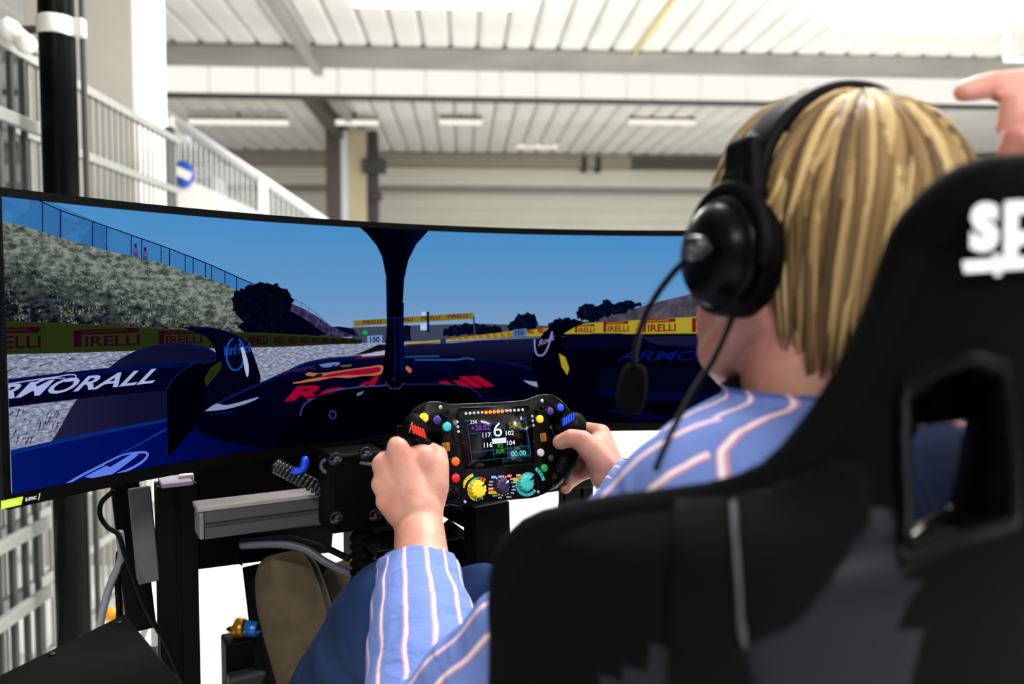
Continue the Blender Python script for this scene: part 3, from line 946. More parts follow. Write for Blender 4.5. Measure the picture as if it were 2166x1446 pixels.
# front wing element with lettering
fw1 = ramp_emit('screen_front_wing', [(-0.02, '060c26'), (0.045, '0c1c3e'), (0.075, '12365f')], axis=(-0.09, 1))
wtop = [(-4, 812), (100, 796), (210, 783), (330, 771), (400, 765)]
F.poly([(-4, 802), (100, 790), (210, 778), (330, 768), (400, 763), (420, 768), (426, 790), (345, 824), (200, 838), (-4, 862)], E('wing_navy', '070d28'))
F.poly([(-4, 803), (100, 790), (210, 778), (330, 768), (400, 763), (418, 767), (400, 771), (330, 779), (210, 791), (100, 804), (-4, 819)], E('wing_top', '0f2c50'))
wh = E('lettering_white', 'c3cbe0')
F.text('ARMORALL', (-82, 852), (400, -43), (16, -32), wh, 0.022, 0.30)
F.line([(-4, 813), (60, 803), (110, 796), (140, 791), (152, 794), (146, 803), (128, 806)], 2.4, wh, 5)
F.line([(60, 812), (90, 800), (130, 799)], 5, wh, 4, taper=True)
F.line([(345, 820), (200, 836), (-4, 861)], 3, E('wing_under', '1b1c30'))
# lower body, blue
body = ramp_emit('screen_body_blue', [(-0.17, '050d3c'), (-0.11, '07184c'), (-0.05, '0c2c62'), (-0.02, '1c4a7a')], axis=(-0.10, 1.0))
body = ramp_emit('screen_body_blue2', [(-0.62, '123a74'), (-0.45, '0e2c66'), (-0.3, '081648'), (-0.12, '050830')], axis=(1, 0.0))
F.poly([(-4, 958), (60, 944), (200, 913), (345, 886), (430, 870), (700, 860), (860, 860), (860, 960), (700, 960), (345, 990), (85, 1060), (-4, 1090)], body)
F.poly([(-4, 954), (60, 940), (200, 910), (346, 884), (346, 890), (200, 918), (60, 949), (-4, 966)], E('body_edge', '1f5484'))
F.line([(346, 905), (300, 930), (262, 950), (222, 972), (170, 1000), (130, 1024)], 5, E('body_crease', '2a5a92'), 5, taper=True)
F.line([(128, 1024), (160, 1005), (200, 985), (250, 962), (285, 955), (304, 957), (296, 972), (270, 988), (240, 1000)], 5, E('emblem_white', '8fa6e6'), 5)
F.poly([(170, 1006), (214, 984), (262, 962), (284, 958), (274, 968), (230, 1000), (204, 1012)], E('emblem_white', '8fa6e6'), 3)
F.poly([(212, 980), (250, 962), (270, 958), (224, 986)], E('emblem_gap', '123468'))
# end plate
ep = E('end_plate', '04060f')
F.poly([(345, 822), (360, 800), (390, 776), (415, 765), (426, 772), (426, 880), (346, 966)], ep, 0)
F.line([(345, 822), (358, 800), (390, 775), (412, 765), (422, 768)], 3, E('plate_edge', '1b3c6a'), 4)
F.line([(345, 822), (346, 964)], 1.2, E('plate_edge', '1b3c6a'))
# nose of the car
nose = ramp_emit('screen_nose', [(-0.125, '050818'), (-0.07, '070d26'), (-0.035, '0c1f3c'), (-0.015, '133248')])
nose_o = [(424, 868), (480, 838), (540, 812), (590, 790), (640, 768), (690, 758), (760, 753), (830, 750), (920, 750), (1000, 756), (1060, 764), (1110, 776), (1150, 788), (1200, 802), (1230, 830), (1230, 930), (700, 960), (430, 920)]
F.poly(nose_o, nose, 4)
F.line(nose_o[:7], 5, E('nose_light', '1a3f58'), 5)
F.line(nose_o[9:14], 5, E('nose_light_r', '123049'), 5)
gw = E('nose_white', 'a9b3c0')
F.poly([(426, 868), (450, 852), (475, 855), (540, 838), (520, 850), (470, 864)], gw, 3); F.poly([(1103, 803), (1130, 806), (1180, 812), (1200, 817), (1150, 820), (1120, 813)], gw, 3)
for i in range(5): F.poly([(1143 + 11 * i, 822), (1150 + 11 * i, 822), (1150 + 11 * i, 826), (1143 + 11 * i, 826)], E('tiny_print', '5a6474'), nxt=False)
for i in range(5): F.poly([(438 + 10 * i, 872 - i), (445 + 10 * i, 872 - i), (445 + 10 * i, 876 - i), (438 + 10 * i, 876 - i)], E('tiny_print_l', '26345c'), nxt=False)
gt = E('nose_green_print', '3f7a78')
F.line([(745, 757), (810, 752)], 3.5, E('nose_red', '8e2438')); F.line([(850, 754), (925, 752)], 3.5, gt); F.line([(872, 760), (960, 760), (985, 756), (1000, 760)], 4, E('nose_grey', '5e7480'))
F.poly([(668, 770), (690, 766), (712, 765), (708, 772), (680, 776)], E('nose_pale', '8aa0b4'), 3); F.poly([(712, 772), (738, 769), (734, 774), (718, 775)], E('nose_olive', '8a7a3c'), 3)
F.poly([(694, 772), (706, 769), (700, 775)], E('nose_red', '8e2438'))
for p in ([(592, 790), (610, 783), (630, 783), (648, 776), (662, 780)], [(600, 784), (640, 776), (660, 772)]): F.line(p, 3, E('nose_mauve', '5a3c6e'), 3)
# winged emblem on the nose: a red animal outlined in yellow, red lettering below
oy = E('emblem_orange', 'c9924a'); er = E('emblem_red', 'b4243e')
F.poly([(612, 808), (640, 802), (660, 796), (640, 792), (646, 786), (664, 788), (690, 786), (730, 780), (770, 775), (802, 771), (804, 784), (795, 792), (760, 794), (730, 798), (700, 797), (670, 803), (640, 807), (616, 810)], oy, 3)
F.poly([(668, 797), (690, 790), (730, 783), (770, 778), (797, 775), (798, 784), (780, 789), (750, 792), (720, 792), (690, 796)], er, 3)
F.poly([(650, 800), (664, 790), (676, 789), (672, 796)], E('emblem_dark', '4a2a3c'), 2)
F.poly([(856, 772), (866, 780), (862, 788), (852, 778)], oy, 2)
rd = E('nose_lettering_red', 'b8183a')
F.text('Re', (594, 848), (128, -10), (10, -31), rd, 0.045, 0.2); F.text('d', (752, 826), (40, -4), (4, -28), rd, 0.045, 0.2)
F.text('ull', (934, 822), (108, -6), (-18, -24), rd, 0.045, -0.2)
# cockpit rim and dark interior
F.poly([(626, 880), (632, 858), (650, 842), (690, 826), (740, 818), (800, 814), (860, 811), (930, 811), (980, 816), (1005, 828), (1018, 846), (1240, 850), (1240, 960), (620, 960)], E('cockpit', '03040a'), 3)
F.line([(628, 878), (634, 858), (652, 843), (692, 827), (742, 818), (800, 814), (815, 812)], 3.0, E('cockpit_rim', '5c6e88'), 4); F.line([(845, 811), (930, 811), (980, 816), (1004, 827), (1014, 838)], 2.4, E('cockpit_rim_r', '3c4a60'), 4)
F.poly([(748, 830), (764, 825), (760, 832), (750, 836)], E('rim_glint', '8793a6')); F.poly([(627, 842), (700, 826), (702, 830), (660, 840)], E('lettering_shadow', '6a1430'))
F.line([(697 + 7 * math.cos(t), 875 + 8 * math.sin(t)) for t in [i * .4189 for i in range(16)]], 4, E('dial', '4a5a74'))
F.line([(1010, 842), (1080, 846), (1140, 858), (1170, 870)], 6, E('cockpit_side', '161a30'), 4)
# right side of the car: wheel wing, mirror, lettering
F.poly([(1130, 800), (1120, 770), (1128, 730), (1146, 702), (1166, 686), (1196, 678), (1240, 680), (1214, 690), (1190, 704), (1184, 712), (1250, 704), (1310, 704), (1350, 712), (1390, 730), (1460, 736), (1560, 738), (1560, 940), (1160, 940)], E('car_right', '050811'), 0)
F.poly([(1186, 716), (1250, 706), (1310, 706), (1346, 713), (1376, 728), (1300, 734), (1200, 738)], E('tyre_right', '10182c'), 3)
F.line([(1190, 736), (1380, 730), (1560, 736)], 3, E('mirror_edge', '0e1c30'))
F.line([(1370, 728), (1392, 744)], 2, E('mirror_edge2', '1a2c4c'))
F.text('ARMORALL', (1300, 762), (300, 0), (8, -22), E('lettering_blue', '16306a'), 0.015, 0.2)
F.poly([(1178, 746), (1192, 754), (1200, 778), (1196, 792), (1184, 774)], E('yellow_tab', 'bfb42c'))
lw = E('scribble_white', 'a9a6bc')
F.line([(1126, 716), (1128, 740), (1134, 750), (1146, 748), (1156, 730), (1162, 706), (1164, 702), (1158, 722)], 3.4, lw, 5); F.text('Rock', (1134, 732), (34, -14), (4, -14), lw, 0.01)
F.poly([(1264, 776), (1530, 774), (1530, 826), (1264, 826)], E('mirror_glass', '0b1122')); F.poly([(1264, 826), (1530, 830), (1530, 848), (1340, 846), (1264, 836)], E('mirror_low', '0d2038'))
F.line([(1284, 866), (1320, 870), (1350, 884), (1400, 880)], 6, E('low_blue', '0c1e54'), 5, taper=True); F.line([(1300, 856), (1350, 872), (1420, 888)], 3, E('low_blue', '0c1e54'), 4)
# halo pillar
hal = ramp_emit('screen_halo', [(-0.03, '060b16'), (-0.005, '050913'), (0.02, '0c1d33')], axis=(1, 0))
F.poly([(738, 462), (748, 476), (770, 496), (790, 520), (802, 545), (810, 585), (813, 640), (812, 690), (808, 740), (804, 780), (812, 806), (850, 802), (852, 790), (848, 740), (845, 690), (846, 640), (849, 590), (858, 550), (875, 517), (898, 492), (916, 474), (920, 460)], E('halo', '060d1b'))
for a, b in (((811, 590), (813, 690)), ((847, 640), (846, 720))): F.line([a, b], 2.5, E('halo_edge', '163a56'))
F.poly([(836, 672), (846, 672), (852, 790), (838, 800)], E('halo_side', '12243e')); F.poly([(826, 672), (831, 672), (833, 786), (826, 790)], E('halo_mid', '1f2b3c'))
F.poly([(814, 670), (846, 670), (846, 674), (814, 674)], E('halo_joint', '16314a')); F.poly([(806, 788), (850, 786), (852, 806), (840, 820), (818, 821), (806, 806)], E('halo_foot', '05070e'))
F.line([(808, 806), (820, 820), (838, 820), (848, 808)], 2.5, E('foot_edge', '56627a')); F.poly([(822, 796), (830, 796), (830, 804), (822, 804)], E('foot_bolt', '2a3442'))
F.clip(SL, SRr, vb, vt)
F.finish('screen', mon, lambda s, v, w: scr(s, v, 0.0006 + w), cut=0.02, s0=-HW, s1=HW)

# print on the lower frame: green badge and white words
G = Flat()
gb_ = emit('badge_green', 'a5d020', 0.9)
def gpoly(px, m): 
    G.next(); pts = [sv(*p, 0.0085) for p in px]; G.tri(pts, [tuple(range(len(pts)))], m)
def gtext(s, o, x, y, m, bold=0.0):
    G.next(); vs, fs = words(s, bold); G.tri([sv(o[0] + v.x * x[0] + v.y * y[0], o[1] + v.x * x[1] + v.y * y[1], 0.0085) for v in vs], fs, m)
wht = mat('print_white', 'f0f0f0', 0.5); pg = mat('print_green', 'b4e016', 0.5)
gpoly([(2, 1059), (49, 1049.5), (45, 1067), (2, 1077)], pg)
gtext('NVIDIA', (14, 1070), (26, -5.5), (0, -7), mat('print_pale_green', 'dff09a', 0.5), 0.02)
gpoly([(4, 1066), (11, 1063), (12, 1069), (5, 1072)], mat('print_pale_green', 'dff09a', 0.5))
gtext('G-SYNC', (53, 1060), (24, -5), (0, -7), wht, 0.02)
gpoly([(83, 1042.5), (85, 1042), (82, 1057), (80, 1057.5)], pg)
G.finish('frame_print', mon, lambda s, v, w: scr(s, v, 0.0085 + w), cut=0.02, s0=-HW, s1=HW)
# stand arm behind the screen
q = MB(); q.bar(scr(0, -0.02, -0.05), scr(0, -0.02, -0.16), 0.10, 0.10); q.build('mount_block', M_shell, mon, bevel=0.006)
q = MB(); p = scr(0, 0, -0.19); q.box((p.x, p.y, 0.52), (0.08, 0.08, 1.28 - 0.24 + 0.24), RROT); q.build('stand_post', M_shell, mon, bevel=0.006)
q = MB(); p = scr(0, 0, -0.19); q.box((p.x, p.y, 0.015), (0.5, 0.34, 0.03), RROT); q.build('stand_foot', M_shell, mon, bevel=0.006)

# ================================================================== SIMULATOR FRAME OF ALUMINIUM PROFILES
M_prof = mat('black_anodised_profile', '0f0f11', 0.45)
M_prof_g = mat('lit_profile_face', '47464a', 0.5)
M_cap = mat('grey_end_cap', '9a96a0', 0.6)
M_blk = mat('black_powder_coat', '0c0c0e', 0.5)
M_rub = mat('black_rubber', '0a0a0b', 0.7)
M_bolt = mat('dark_bolt', '34343a', 0.35, 0.8)
rig = root('simulator_frame', rg(0, 0.1, 0), 'black aluminium profile simulator frame under the monitor with wheel base and crossbeams', 'simulator frame')
def profile(a, b, w, h, name, up=UP, m=None, slots=True):
    """slotted aluminium extrusion from a to b"""
    a, b = Vector(a), Vector(b); y = (b - a).normalized(); x = y.cross(Vector(up)).normalized(); z = x.cross(y)
    q = MB()
    def edge(n, L):
        out = []
        k = max(1, round(L / 0.04))
        for i in range(k):
            c = (i + .5) / k - .5
            out += [c * L - 0.004, c * L + 0.004]
        return out
    pts = []
    g = 0.006
    def side(p0, p1, inward, L):
        P = [p0]
        for j, t in enumerate(edge(0, L)):
            f = t / L + .5
            base = p0 + (p1 - p0) * f
            if j % 2 == 0: P += [base, base + inward * g]
            else: P += [base + inward * g, base]
        return P
    c = [Vector((-w / 2, -h / 2)), Vector((w / 2, -h / 2)), Vector((w / 2, h / 2)), Vector((-w / 2, h / 2))]
    ins = [Vector((0, 1)), Vector((-1, 0)), Vector((0, -1)), Vector((1, 0))]
    for i in range(4): pts += side(c[i], c[(i + 1) % 4], ins[i], w if i % 2 == 0 else h)
    q.loft([[p + x * v.x + z * v.y for v in pts] for p in (a, b)])
    o = q.build(name, m or M_prof, rig)
    for f in o.data.polygons: f.use_smooth = False
    return o
# left upright with its cap, right upright mirrored
pu = W(371, 1040, 1.20); ur = unrg(pu); capz = W(368, 1014, 1.20).z
for sx in (1, -1):
    x = ur.x if sx == 1 else -ur.x
    profile(rg(x, ur.y, 0.0), rg(x, ur.y, capz - 0.004), 0.042, 0.055, 'upright', up=RX)
    q = MB(); q.box(rg(x, ur.y, capz - 0.002), (0.043, 0.056, 0.006), RROT); q.build('end_cap', M_cap, rig, bevel=0.0015, label='grey plastic cap on the upright')
q = MB(); q.box(rg(ur.x, ur.y, capz) + HR * 0.012 + HF * 0.012, (0.02, 0.012, 0.012), RROT); q.build('corner_bracket', M_white, rig, bevel=0.001)
# shorter leaning profile beside the upright
q = MB(); q.bar(W(294, 1030, 1.19), W(314, 1230, 1.18), 0.022, 0.03, up=RX); q.build('side_strut', M_prof_g, rig, bevel=0.002, label='grey lit side of a short strut')  # light falling on the strut is put into its grey
q = MB(); q.bar(W(262, 1010, 1.25), W(300, 1330, 1.23), 0.03, 0.04, up=RX); q.build('rear_strut', M_prof, rig, bevel=0.002)
# crossbeam towards the wheel base
cbz = W(438, 1102, 1.18).z
ca = unrg(W(427, 1102, 1.18))
profile(rg(ca.x, ca.y, cbz), rg(ca.x + 0.40, ca.y, cbz), 0.055, 0.040, 'crossbeam', m=mat('grey_lit_profile', '3a383b', 0.5))  # lit copy of the black profile, light put into its grey
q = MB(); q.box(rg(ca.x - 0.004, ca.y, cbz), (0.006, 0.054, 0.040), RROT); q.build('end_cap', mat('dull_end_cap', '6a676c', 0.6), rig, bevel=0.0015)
q = MB(); q.box(rg(ca.x + 0.17, ca.y - 0.004, cbz + 0.024), (0.36, 0.05, 0.006), RROT); q.build('lit_top_face', mat('lit_top_grey', '8a8684', 0.45, 0.1), rig, bevel=0.001)  # strip for the crossbeam's top face, brightness from above painted in
q = MB(); q.box(rg(-ca.x - 0.04, ca.y, cbz), (0.30, 0.075, 0.04), RROT); q.build('crossbeam', M_prof, rig, bevel=0.002)
# black plates under and behind the crossbeam
q = MB(); q.bar(W(398, 1164, 1.24), W(690, 1132, 1.40), 0.05, 0.050); q.build('lower_plate', M_blk, rig, bevel=0.003)
q = MB(); q.bar(W(395, 1010, 1.36), W(820, 1000, 1.46), 0.02, 0.10); q.build('rear_plate', M_blk, rig, bevel=0.003)
for a, b in (((488, 1168), (513, 1196)), ((512, 1140), (508, 1172))):
    q = MB(); q.tube([W(*a, 1.27), W(*b, 1.27)], [0.008, 0.001], 8); q.build('cable_tie', M_blk, rig)
# wheel base behind the steering wheel
bc = rg(-0.035, 0.17, 0.955)
q = MB(); q.box(rg(0.0, 0.235, 0.925), (0.15, 0.20, 0.10), RROT); q.build('wheel_base', M_blk, rig, bevel=0.008)
q = MB(); q.box(W(745, 1030, 1.20), (0.085, 0.07, 0.115), RROT); o = q.build('base_bracket', mat('dull_black_plate', '0e0e10', 0.55), rig, bevel=0.004)
q = MB(); q.box(rg(-0.065, 0.15, 0.845), (0.13, 0.09, 0.008), RROT); q.build('base_plate', M_prof, rig, bevel=0.001)
for px, py in ((776, 960), (803, 1096), (700, 966), (705, 1090)):
    p = unrg(W(px, py, 1.165)); c = rg(p.x, unrg(W(745, 1030, 1.20)).y - 0.034, p.z)
    q = MB(); q.cyl(c, c - RF * 0.006, 0.010, n=14, bev=0.001); q.cyl(c - RF * 0.0061, c - RF * 0.008, 0.005, n=8); q.build('bolt', M_bolt, rig)
q = MB(); q.cyl(rg(0, 0.03, 0.985), rg(0, 0.15, 0.962), 0.026, n=24, bev=0.002); q.build('steering_shaft', M_blk, rig)
# ribbed actuator column below the base
pa = W(768, 1125, 1.20); pb_ = W(772, 1300, 1.20)
pts, rr = [], []
for i in range(40):
    t = i / 39; pts.append(pa + (pb_ - pa) * t); rr.append(0.021 if (i // 2) % 2 else 0.0175)
q = MB(); q.tube(pts, rr, 16); q.build('ribbed_column', M_rub, rig)
q = MB(); q.cyl(pb_, Vector((pb_.x, pb_.y, 0.10)), 0.016, n=12); q.build('column_leg', M_blk, rig)
# members seen to the right of the driver's wrist
q = MB(); q.bar(W(925, 1066, 1.20), W(984, 1098, 1.22), 0.03, 0.022); q.build('stub_bar', M_blk, rig, bevel=0.002)
q = MB(); q.bar(W(1028, 1060, 1.16), W(1034, 1230, 1.17), 0.036, 0.06, up=RX); q.build('column_plate', M_blk, rig, bevel=0.003)
q = MB(); q.bar(W(925, 1128, 1.22), W(1060, 1230, 1.20), 0.03, 0.05); q.build('diagonal_brace', M_blk, rig, bevel=0.002)
q = MB(); q.bar(W(985, 1108, 1.215), W(1024, 1124, 1.215), 0.02, 0.012); q.build('brace_foot', M_cap, rig, bevel=0.001)
# floor rails
for sx in (-1, 1):
    x = ur.x * -sx
    profile(rg(x, -0.98, 0.06), rg(x, 0.62, 0.06), 0.04, 0.08, 'base_rail')
for y in (-0.9, ur.y, 0.58):
    profile(rg(-abs(ur.x) + 0.02, y, 0.06), rg(abs(ur.x) - 0.02, y, 0.06), 0.04, 0.08, 'floor_crossbar')
for x in (-0.3, 0.3):
    for y in (-0.75, 0.45):
        q = MB(); q.cyl(rg(x * 1.0, y, 0.0), rg(x * 1.0, y, 0.02), 0.025, n=14); q.bm.free()
for sx in (-1, 1):
    for y in (-0.9, 0.58):
        q = MB(); q.cyl(rg(sx * ur.x, y, 0.0), rg(sx * ur.x, y, 0.025), 0.025, n=14); q.build('foot', M_rub, rig)

# coiled cable and other leads
M_cab = mat('black_cable', '121214', 0.4)
M_cabg = mat('grey_cable', '77787e', 0.5)
c0, c1, c2 = W(583, 984, 1.21), W(632, 1010, 1.21), W(690, 1040, 1.21)
path = smooth_path([c0, c1, c2], 14)
pts = []
N = 14 * 16
for i in range(N + 1):
    t = i / N * (len(path) - 1); k = min(int(t), len(path) - 2); p = path[k].lerp(path[k + 1], t - k)
    tg = (path[k + 1] - path[k]).normalized(); u = tg.cross(UP).normalized(); w = u.cross(tg)
    a = 2 * math.pi * i / 16
    pts.append(p + u * math.cos(a) * 0.0085 + w * math.sin(a) * 0.0085)
q = MB(); q.tube(pts, 0.0034, 7); tag(q.build('coiled_cable', mat('glossy_black_cable', '202024', 0.18)), 'black coiled cable behind the crossbeam below the monitor', 'cable')
q = MB(); q.tube(smooth_path([W(624, 996, 1.2), W(636, 994, 1.2), W(643, 986, 1.2), W(645, 972, 1.2)], 5), 0.006, 10, round_ends=True); tag(q.build('blue_connector', mat('blue_plastic', '0b3bd0', 0.4)), 'small bright blue connector beside the coiled cable', 'connector')
q = MB(); q.tube(smooth_path([W(812, 986, 1.17), W(760, 978, 1.17), W(705, 970, 1.17), W(684, 975, 1.17), W(680, 988, 1.17), W(690, 998, 1.17), W(702, 992, 1.17)], 6), 0.003, 8); tag(q.build('curled_lead', mat('grey_black_cable', '3a3a3e', 0.5)), 'thin dark lead curling into a loop beside the wheel base', 'cable')
def lead(pts, r, m, name, label, d=1.22, w=None):
    q = MB(); q.tube(smooth_path([W(p[0], p[1], p[2] if len(p) > 2 else d) for p in pts], 6), r, 8, round_ends=True)
    return tag(q.build(name, m), label, 'cable')
lead([(512, 1138), (560, 1136), (615, 1134), (660, 1146), (690, 1158), (735, 1180, 1.21)], 0.0055, M_cab, 'pedal_cable', 'upper black cable arching over the tan shoe')
lead([(514, 1152), (560, 1150), (610, 1152), (650, 1163), (692, 1190), (745, 1215, 1.21)], 0.0065, mat('slate_cable', '3a3f49', 0.45), 'pedal_cable', 'thicker slate grey cable arching just above the tan shoe')
lead([(238, 1040), (215, 1062), (212, 1090), (228, 1115), (250, 1130), (262, 1165), (280, 1215), (310, 1290), (350, 1360), (385, 1440)], 0.0035, M_cab, 'long_black_cable', 'long thin black cable looping past the upright down to the lower left', 1.12)
lead([(254, 1128), (256, 1180), (232, 1240), (214, 1310), (205, 1390), (200, 1500)], 0.006, M_cabg, 'left_grey_cable', 'grey cable bending left beside the black pipe', 1.22)
lead([(262, 1150), (264, 1190), (260, 1250), (266, 1300), (262, 1400), (262, 1520)], 0.007, mat('blue_grey_cable', '6a6c7c', 0.5), 'right_grey_cable', 'thicker blue grey cable hanging straight behind the black tray', 1.24)
lead([(252, 1170), (249, 1230), (252, 1290), (250, 1400), (250, 1520)], 0.005, M_cab, 'hanging_black_cable', 'black cable hanging between the two grey cables', 1.23)
# yellow ball-shaped cap and white bracket on the floor behind
pY = W(238, 1300, 1.45)
yr = root('yellow_stand', Vector((pY.x, pY.y, 0)), 'yellow round cap on a thin stand behind the black tray', 'stand')
q = MB(); q.ball(pY, (0.014, 0.014, 0.013)); q.build('cap', mat('amber_plastic', 'f2a416', 0.4), yr)
q = MB(); q.cyl(pY, (pY.x, pY.y, 0), 0.007, n=10); q.build('rod', M_galv_d, yr)
p1, p2, p3, p4 = W(292, 1318, 1.32), W(327, 1312, 1.32), W(327, 1366, 1.32), W(300, 1350, 1.32)
wb = root('white_bracket', Vector((p2.x, p2.y, 0)), 'small white angular bracket frame beside the upright above the tray corner', 'bracket')
for a, b, n in ((p1, p2, 'top_bar'), (p2, p3, 'side_bar'), (W(314, 1316, 1.32), p4, 'inner_bar')):
    q = MB(); q.bar(a, b, 0.009, 0.009, up=HF); q.build(n, M_white, wb, bevel=0.001)
q = MB(); q.bar(p3, Vector((p3.x, p3.y, 0)), 0.012, 0.012, up=HF); q.build('leg', M_galv_d, wb)

# black tray at the lower left
tz = 0.80
t_c = [onz(264, 1296, tz), onz(392, 1448, tz), onz(-30, 1440, tz)]
u = (t_c[1] - t_c[0]); v = (t_c[2] - t_c[0])
qc = t_c[0]
tr = root('side_tray', Vector(((qc + u * .6 + v * .5).x, (qc + u * .6 + v * .5).y, 0)), 'flat glossy black tray with a pointed corner at the lower left beside the frame', 'tray')
q = MB()
cor = [qc, qc + u * 1.35, qc + u * 1.35 + v * 1.05, qc + v * 1.05]
q.loft([[c + Vector((0, 0, -0.025)) for c in cor], [c for c in cor]])
o = q.build('tray_top', mat('satin_black_tray', '0d0d0d', 0.5), tr, bevel=0.003)
for f in o.data.polygons: f.use_smooth = False
for px, py in ((252, 1317), (110, 1384)):
    p = onz(px, py, tz); q = MB(); q.cyl(p, p + UP * 0.002, 0.0035, n=12); q.build('screw', M_bolt, tr)
q = MB(); pc = qc + u * .6 + v * .5; q.cyl((pc.x, pc.y, 0.02), (pc.x, pc.y, tz - 0.024), 0.025, n=16); q.build('column', M_blk, tr)
q = MB(); q.cyl((pc.x, pc.y, 0), (pc.x, pc.y, 0.02), 0.17, n=28, bev=0.004); q.build('base', M_blk, tr)

# ------------------------------------------------------------------ pedals
ped = root('pedal_set', Vector((W(560, 1400, 1.33).x, W(560, 1400, 1.33).y, 0)), 'black pedal set with a gold and blue damper beneath the tan shoes', 'pedals')
q = MB(); q.bar(W(532, 1195, 1.36), W(566, 1470, 1.30), 0.03, 0.012, up=HF); q.build('pedal_arm', M_blk, ped, bevel=0.002)
q = MB(); q.bar(W(572, 1330, 1.28), W(600, 1500, 1.24), 0.034, 0.016, up=HF); q.build('pedal_arm', M_blk, ped, bevel=0.003)
q = MB(); q.bar(W(655, 1180, 1.40), W(660, 1470, 1.38), 0.06, 0.012, up=HF); q.build('pedal_plate', M_blk, ped, bevel=0.002)
q = MB(); q.cyl(W(498, 1328, 1.33), W(518, 1328, 1.33), 0.017, n=20, bev=0.002); q.build('gold_collar', mat('gold_anodised', '9a6a14', 0.35, 0.7), ped)
q = MB(); q.cyl(W(519, 1328, 1.33), W(546, 1330, 1.33), 0.014, n=20, bev=0.002); q.build('blue_damper', mat('blue_anodised', '0f5fae', 0.35, 0.3), ped)
q = MB(); q.box(W(506, 1400, 1.33), (0.05, 0.05, 0.09), RROT); q.build('damper_block', M_blk, ped, bevel=0.004)
q = MB(); q.box(W(540, 1440, 1.32), (0.09, 0.05, 0.05), RROT); q.build('pedal_base', mat('dark_grey_casting', '2c2c30', 0.45, 0.4), ped, bevel=0.006)
q = MB(); q.cyl(W(520, 1352, 1.32), W(524, 1400, 1.32), 0.003, n=8); q.cyl(W(536, 1350, 1.32), W(532, 1400, 1.32), 0.003, n=8); q.build('push_rod', mat('polished_steel', 'c9c9cc', 0.2, 0.9), ped)
pz = W(560, 1470, 1.33)
q = MB(); q.box((pz.x + 0.05, pz.y, pz.z - 0.02), (0.34, 0.24, 0.02), RROT); q.build('pedal_deck', M_blk, ped, bevel=0.003)
for dx in (-0.1, 0.16):
    q = MB(); q.bar((pz.x + 0.02 + dx, pz.y, 0.0), (pz.x + 0.02 + dx, pz.y, pz.z - 0.02), 0.04, 0.04, up=RX); q.build('deck_leg', M_blk, ped, bevel=0.003)

# ================================================================== STEERING WHEEL
rho, tau = math.radians(1.2), math.radians(13.5)
wy = (UP * math.cos(tau) + RF * math.sin(tau)).normalized()
wx = (RX * math.cos(rho) - wy * math.sin(rho)).normalized()
wy = (wy - wx * wy.dot(wx)).normalized()
wz = wx.cross(wy)
WC = W(1045, 950, 1.073)
WM = Matrix.Translation(WC) @ basis(wx, wy, wz).to_4x4()
WR = basis(wx, wy, wz)
WI = WM.inverted()
def wl(cx, cy, h=0.012):
    """pixel on the close-up of the wheel -> (x, y) on the plane h in front of the wheel's middle"""
    px, py = 860 + cx * 380 / 2113, 820 + cy * 380 / 2113
    d = ray(px, py)
    t = ((WC + wz * h) - CPOS).dot(wz) / d.dot(wz)
    p = WI @ (CPOS + d * t)
    return p.x, p.y
M_carbon = mat('dark_carbon_shell', '0d0d0c', 0.30, coat=0.25)
M_grip = mat('black_rubber_grip', '0b0b0d', 0.55, bump=0.2, bscale=900)
M_gloss = mat('gloss_black_panel', '040405', 0.12)
sw = root('steering_wheel', WC, 'black formula style steering wheel with a lit display, coloured buttons and rotary knobs', 'steering wheel')
out = [(40, 470), (60, 400), (95, 310), (140, 235), (215, 172), (300, 155), (400, 158), (470, 178), (540, 186), (700, 178), (1000, 166), (1300, 148), (1430, 128), (1520, 92), (1620, 70), (1720, 76), (1805, 118), (1880, 192), (1950, 290), (2010, 385), (1990, 470), (1900, 470), (1760, 430), (1700, 440), (1690, 520), (1700, 660), (1745, 760), (1745, 860), (1730, 940), (1738, 1060), (1738, 1150), (1690, 1215), (1600, 1262), (1480, 1298), (1200, 1322), (900, 1362), (700, 1388), (560, 1372), (470, 1345), (462, 1200), (480, 1060), (478, 860), (440, 760), (420, 620), (420, 540), (300, 520), (150, 520)]
q = MB(WM)
op = [wl(*p) for p in out]
sm = smooth_path([Vector((a, b, 0)) for a, b in op + [op[0]]], 4)[:-1]
poly = [(v.x, v.y) for v in sm]
cx_, cy_ = sum(p[0] for p in poly) / len(poly), sum(p[1] for p in poly) / len(poly)
q.loft([[(x * k, y * k, z) for x, y in poly] for z, k in ((-0.014, 0.97), (-0.010, 1.0), (0.008, 1.0), (0.0118, 0.988), (0.012, 0.975))])
body = q.build('wheel_body', M_carbon, sw)
# grips
def grip(px_pts, r, name):
    pts = [Vector((*wl(a, b, c), c)) for a, b, c in px_pts]
    q = MB(WM); q.tube(smooth_path(pts, 5), r, 18, flat=0.86, round_ends=True, up=(0, 0, 1)); return q.build(name, M_grip, sw)
grip([(110, 440, 0.004), (60, 620, 0.004), (50, 830, 0.004), (90, 1020, 0.002), (190, 1180, 0.0)], 0.0165, 'grip')
grip([(1985, 420, 0.004), (1960, 560, 0.004), (1900, 740, 0.004), (1850, 900, 0.002), (1800, 1010, 0.0)], 0.0165, 'grip')
for a, b in (((300, 1240), (480, 1260)), ((1760, 1040), (1700, 1080))):
    q = MB(WM); q.tube([Vector((*wl(*a, 0), 0)), Vector((*wl(*b, 0), 0))], 0.014, 12, round_ends=True); q.build('grip_foot', M_carbon, sw)
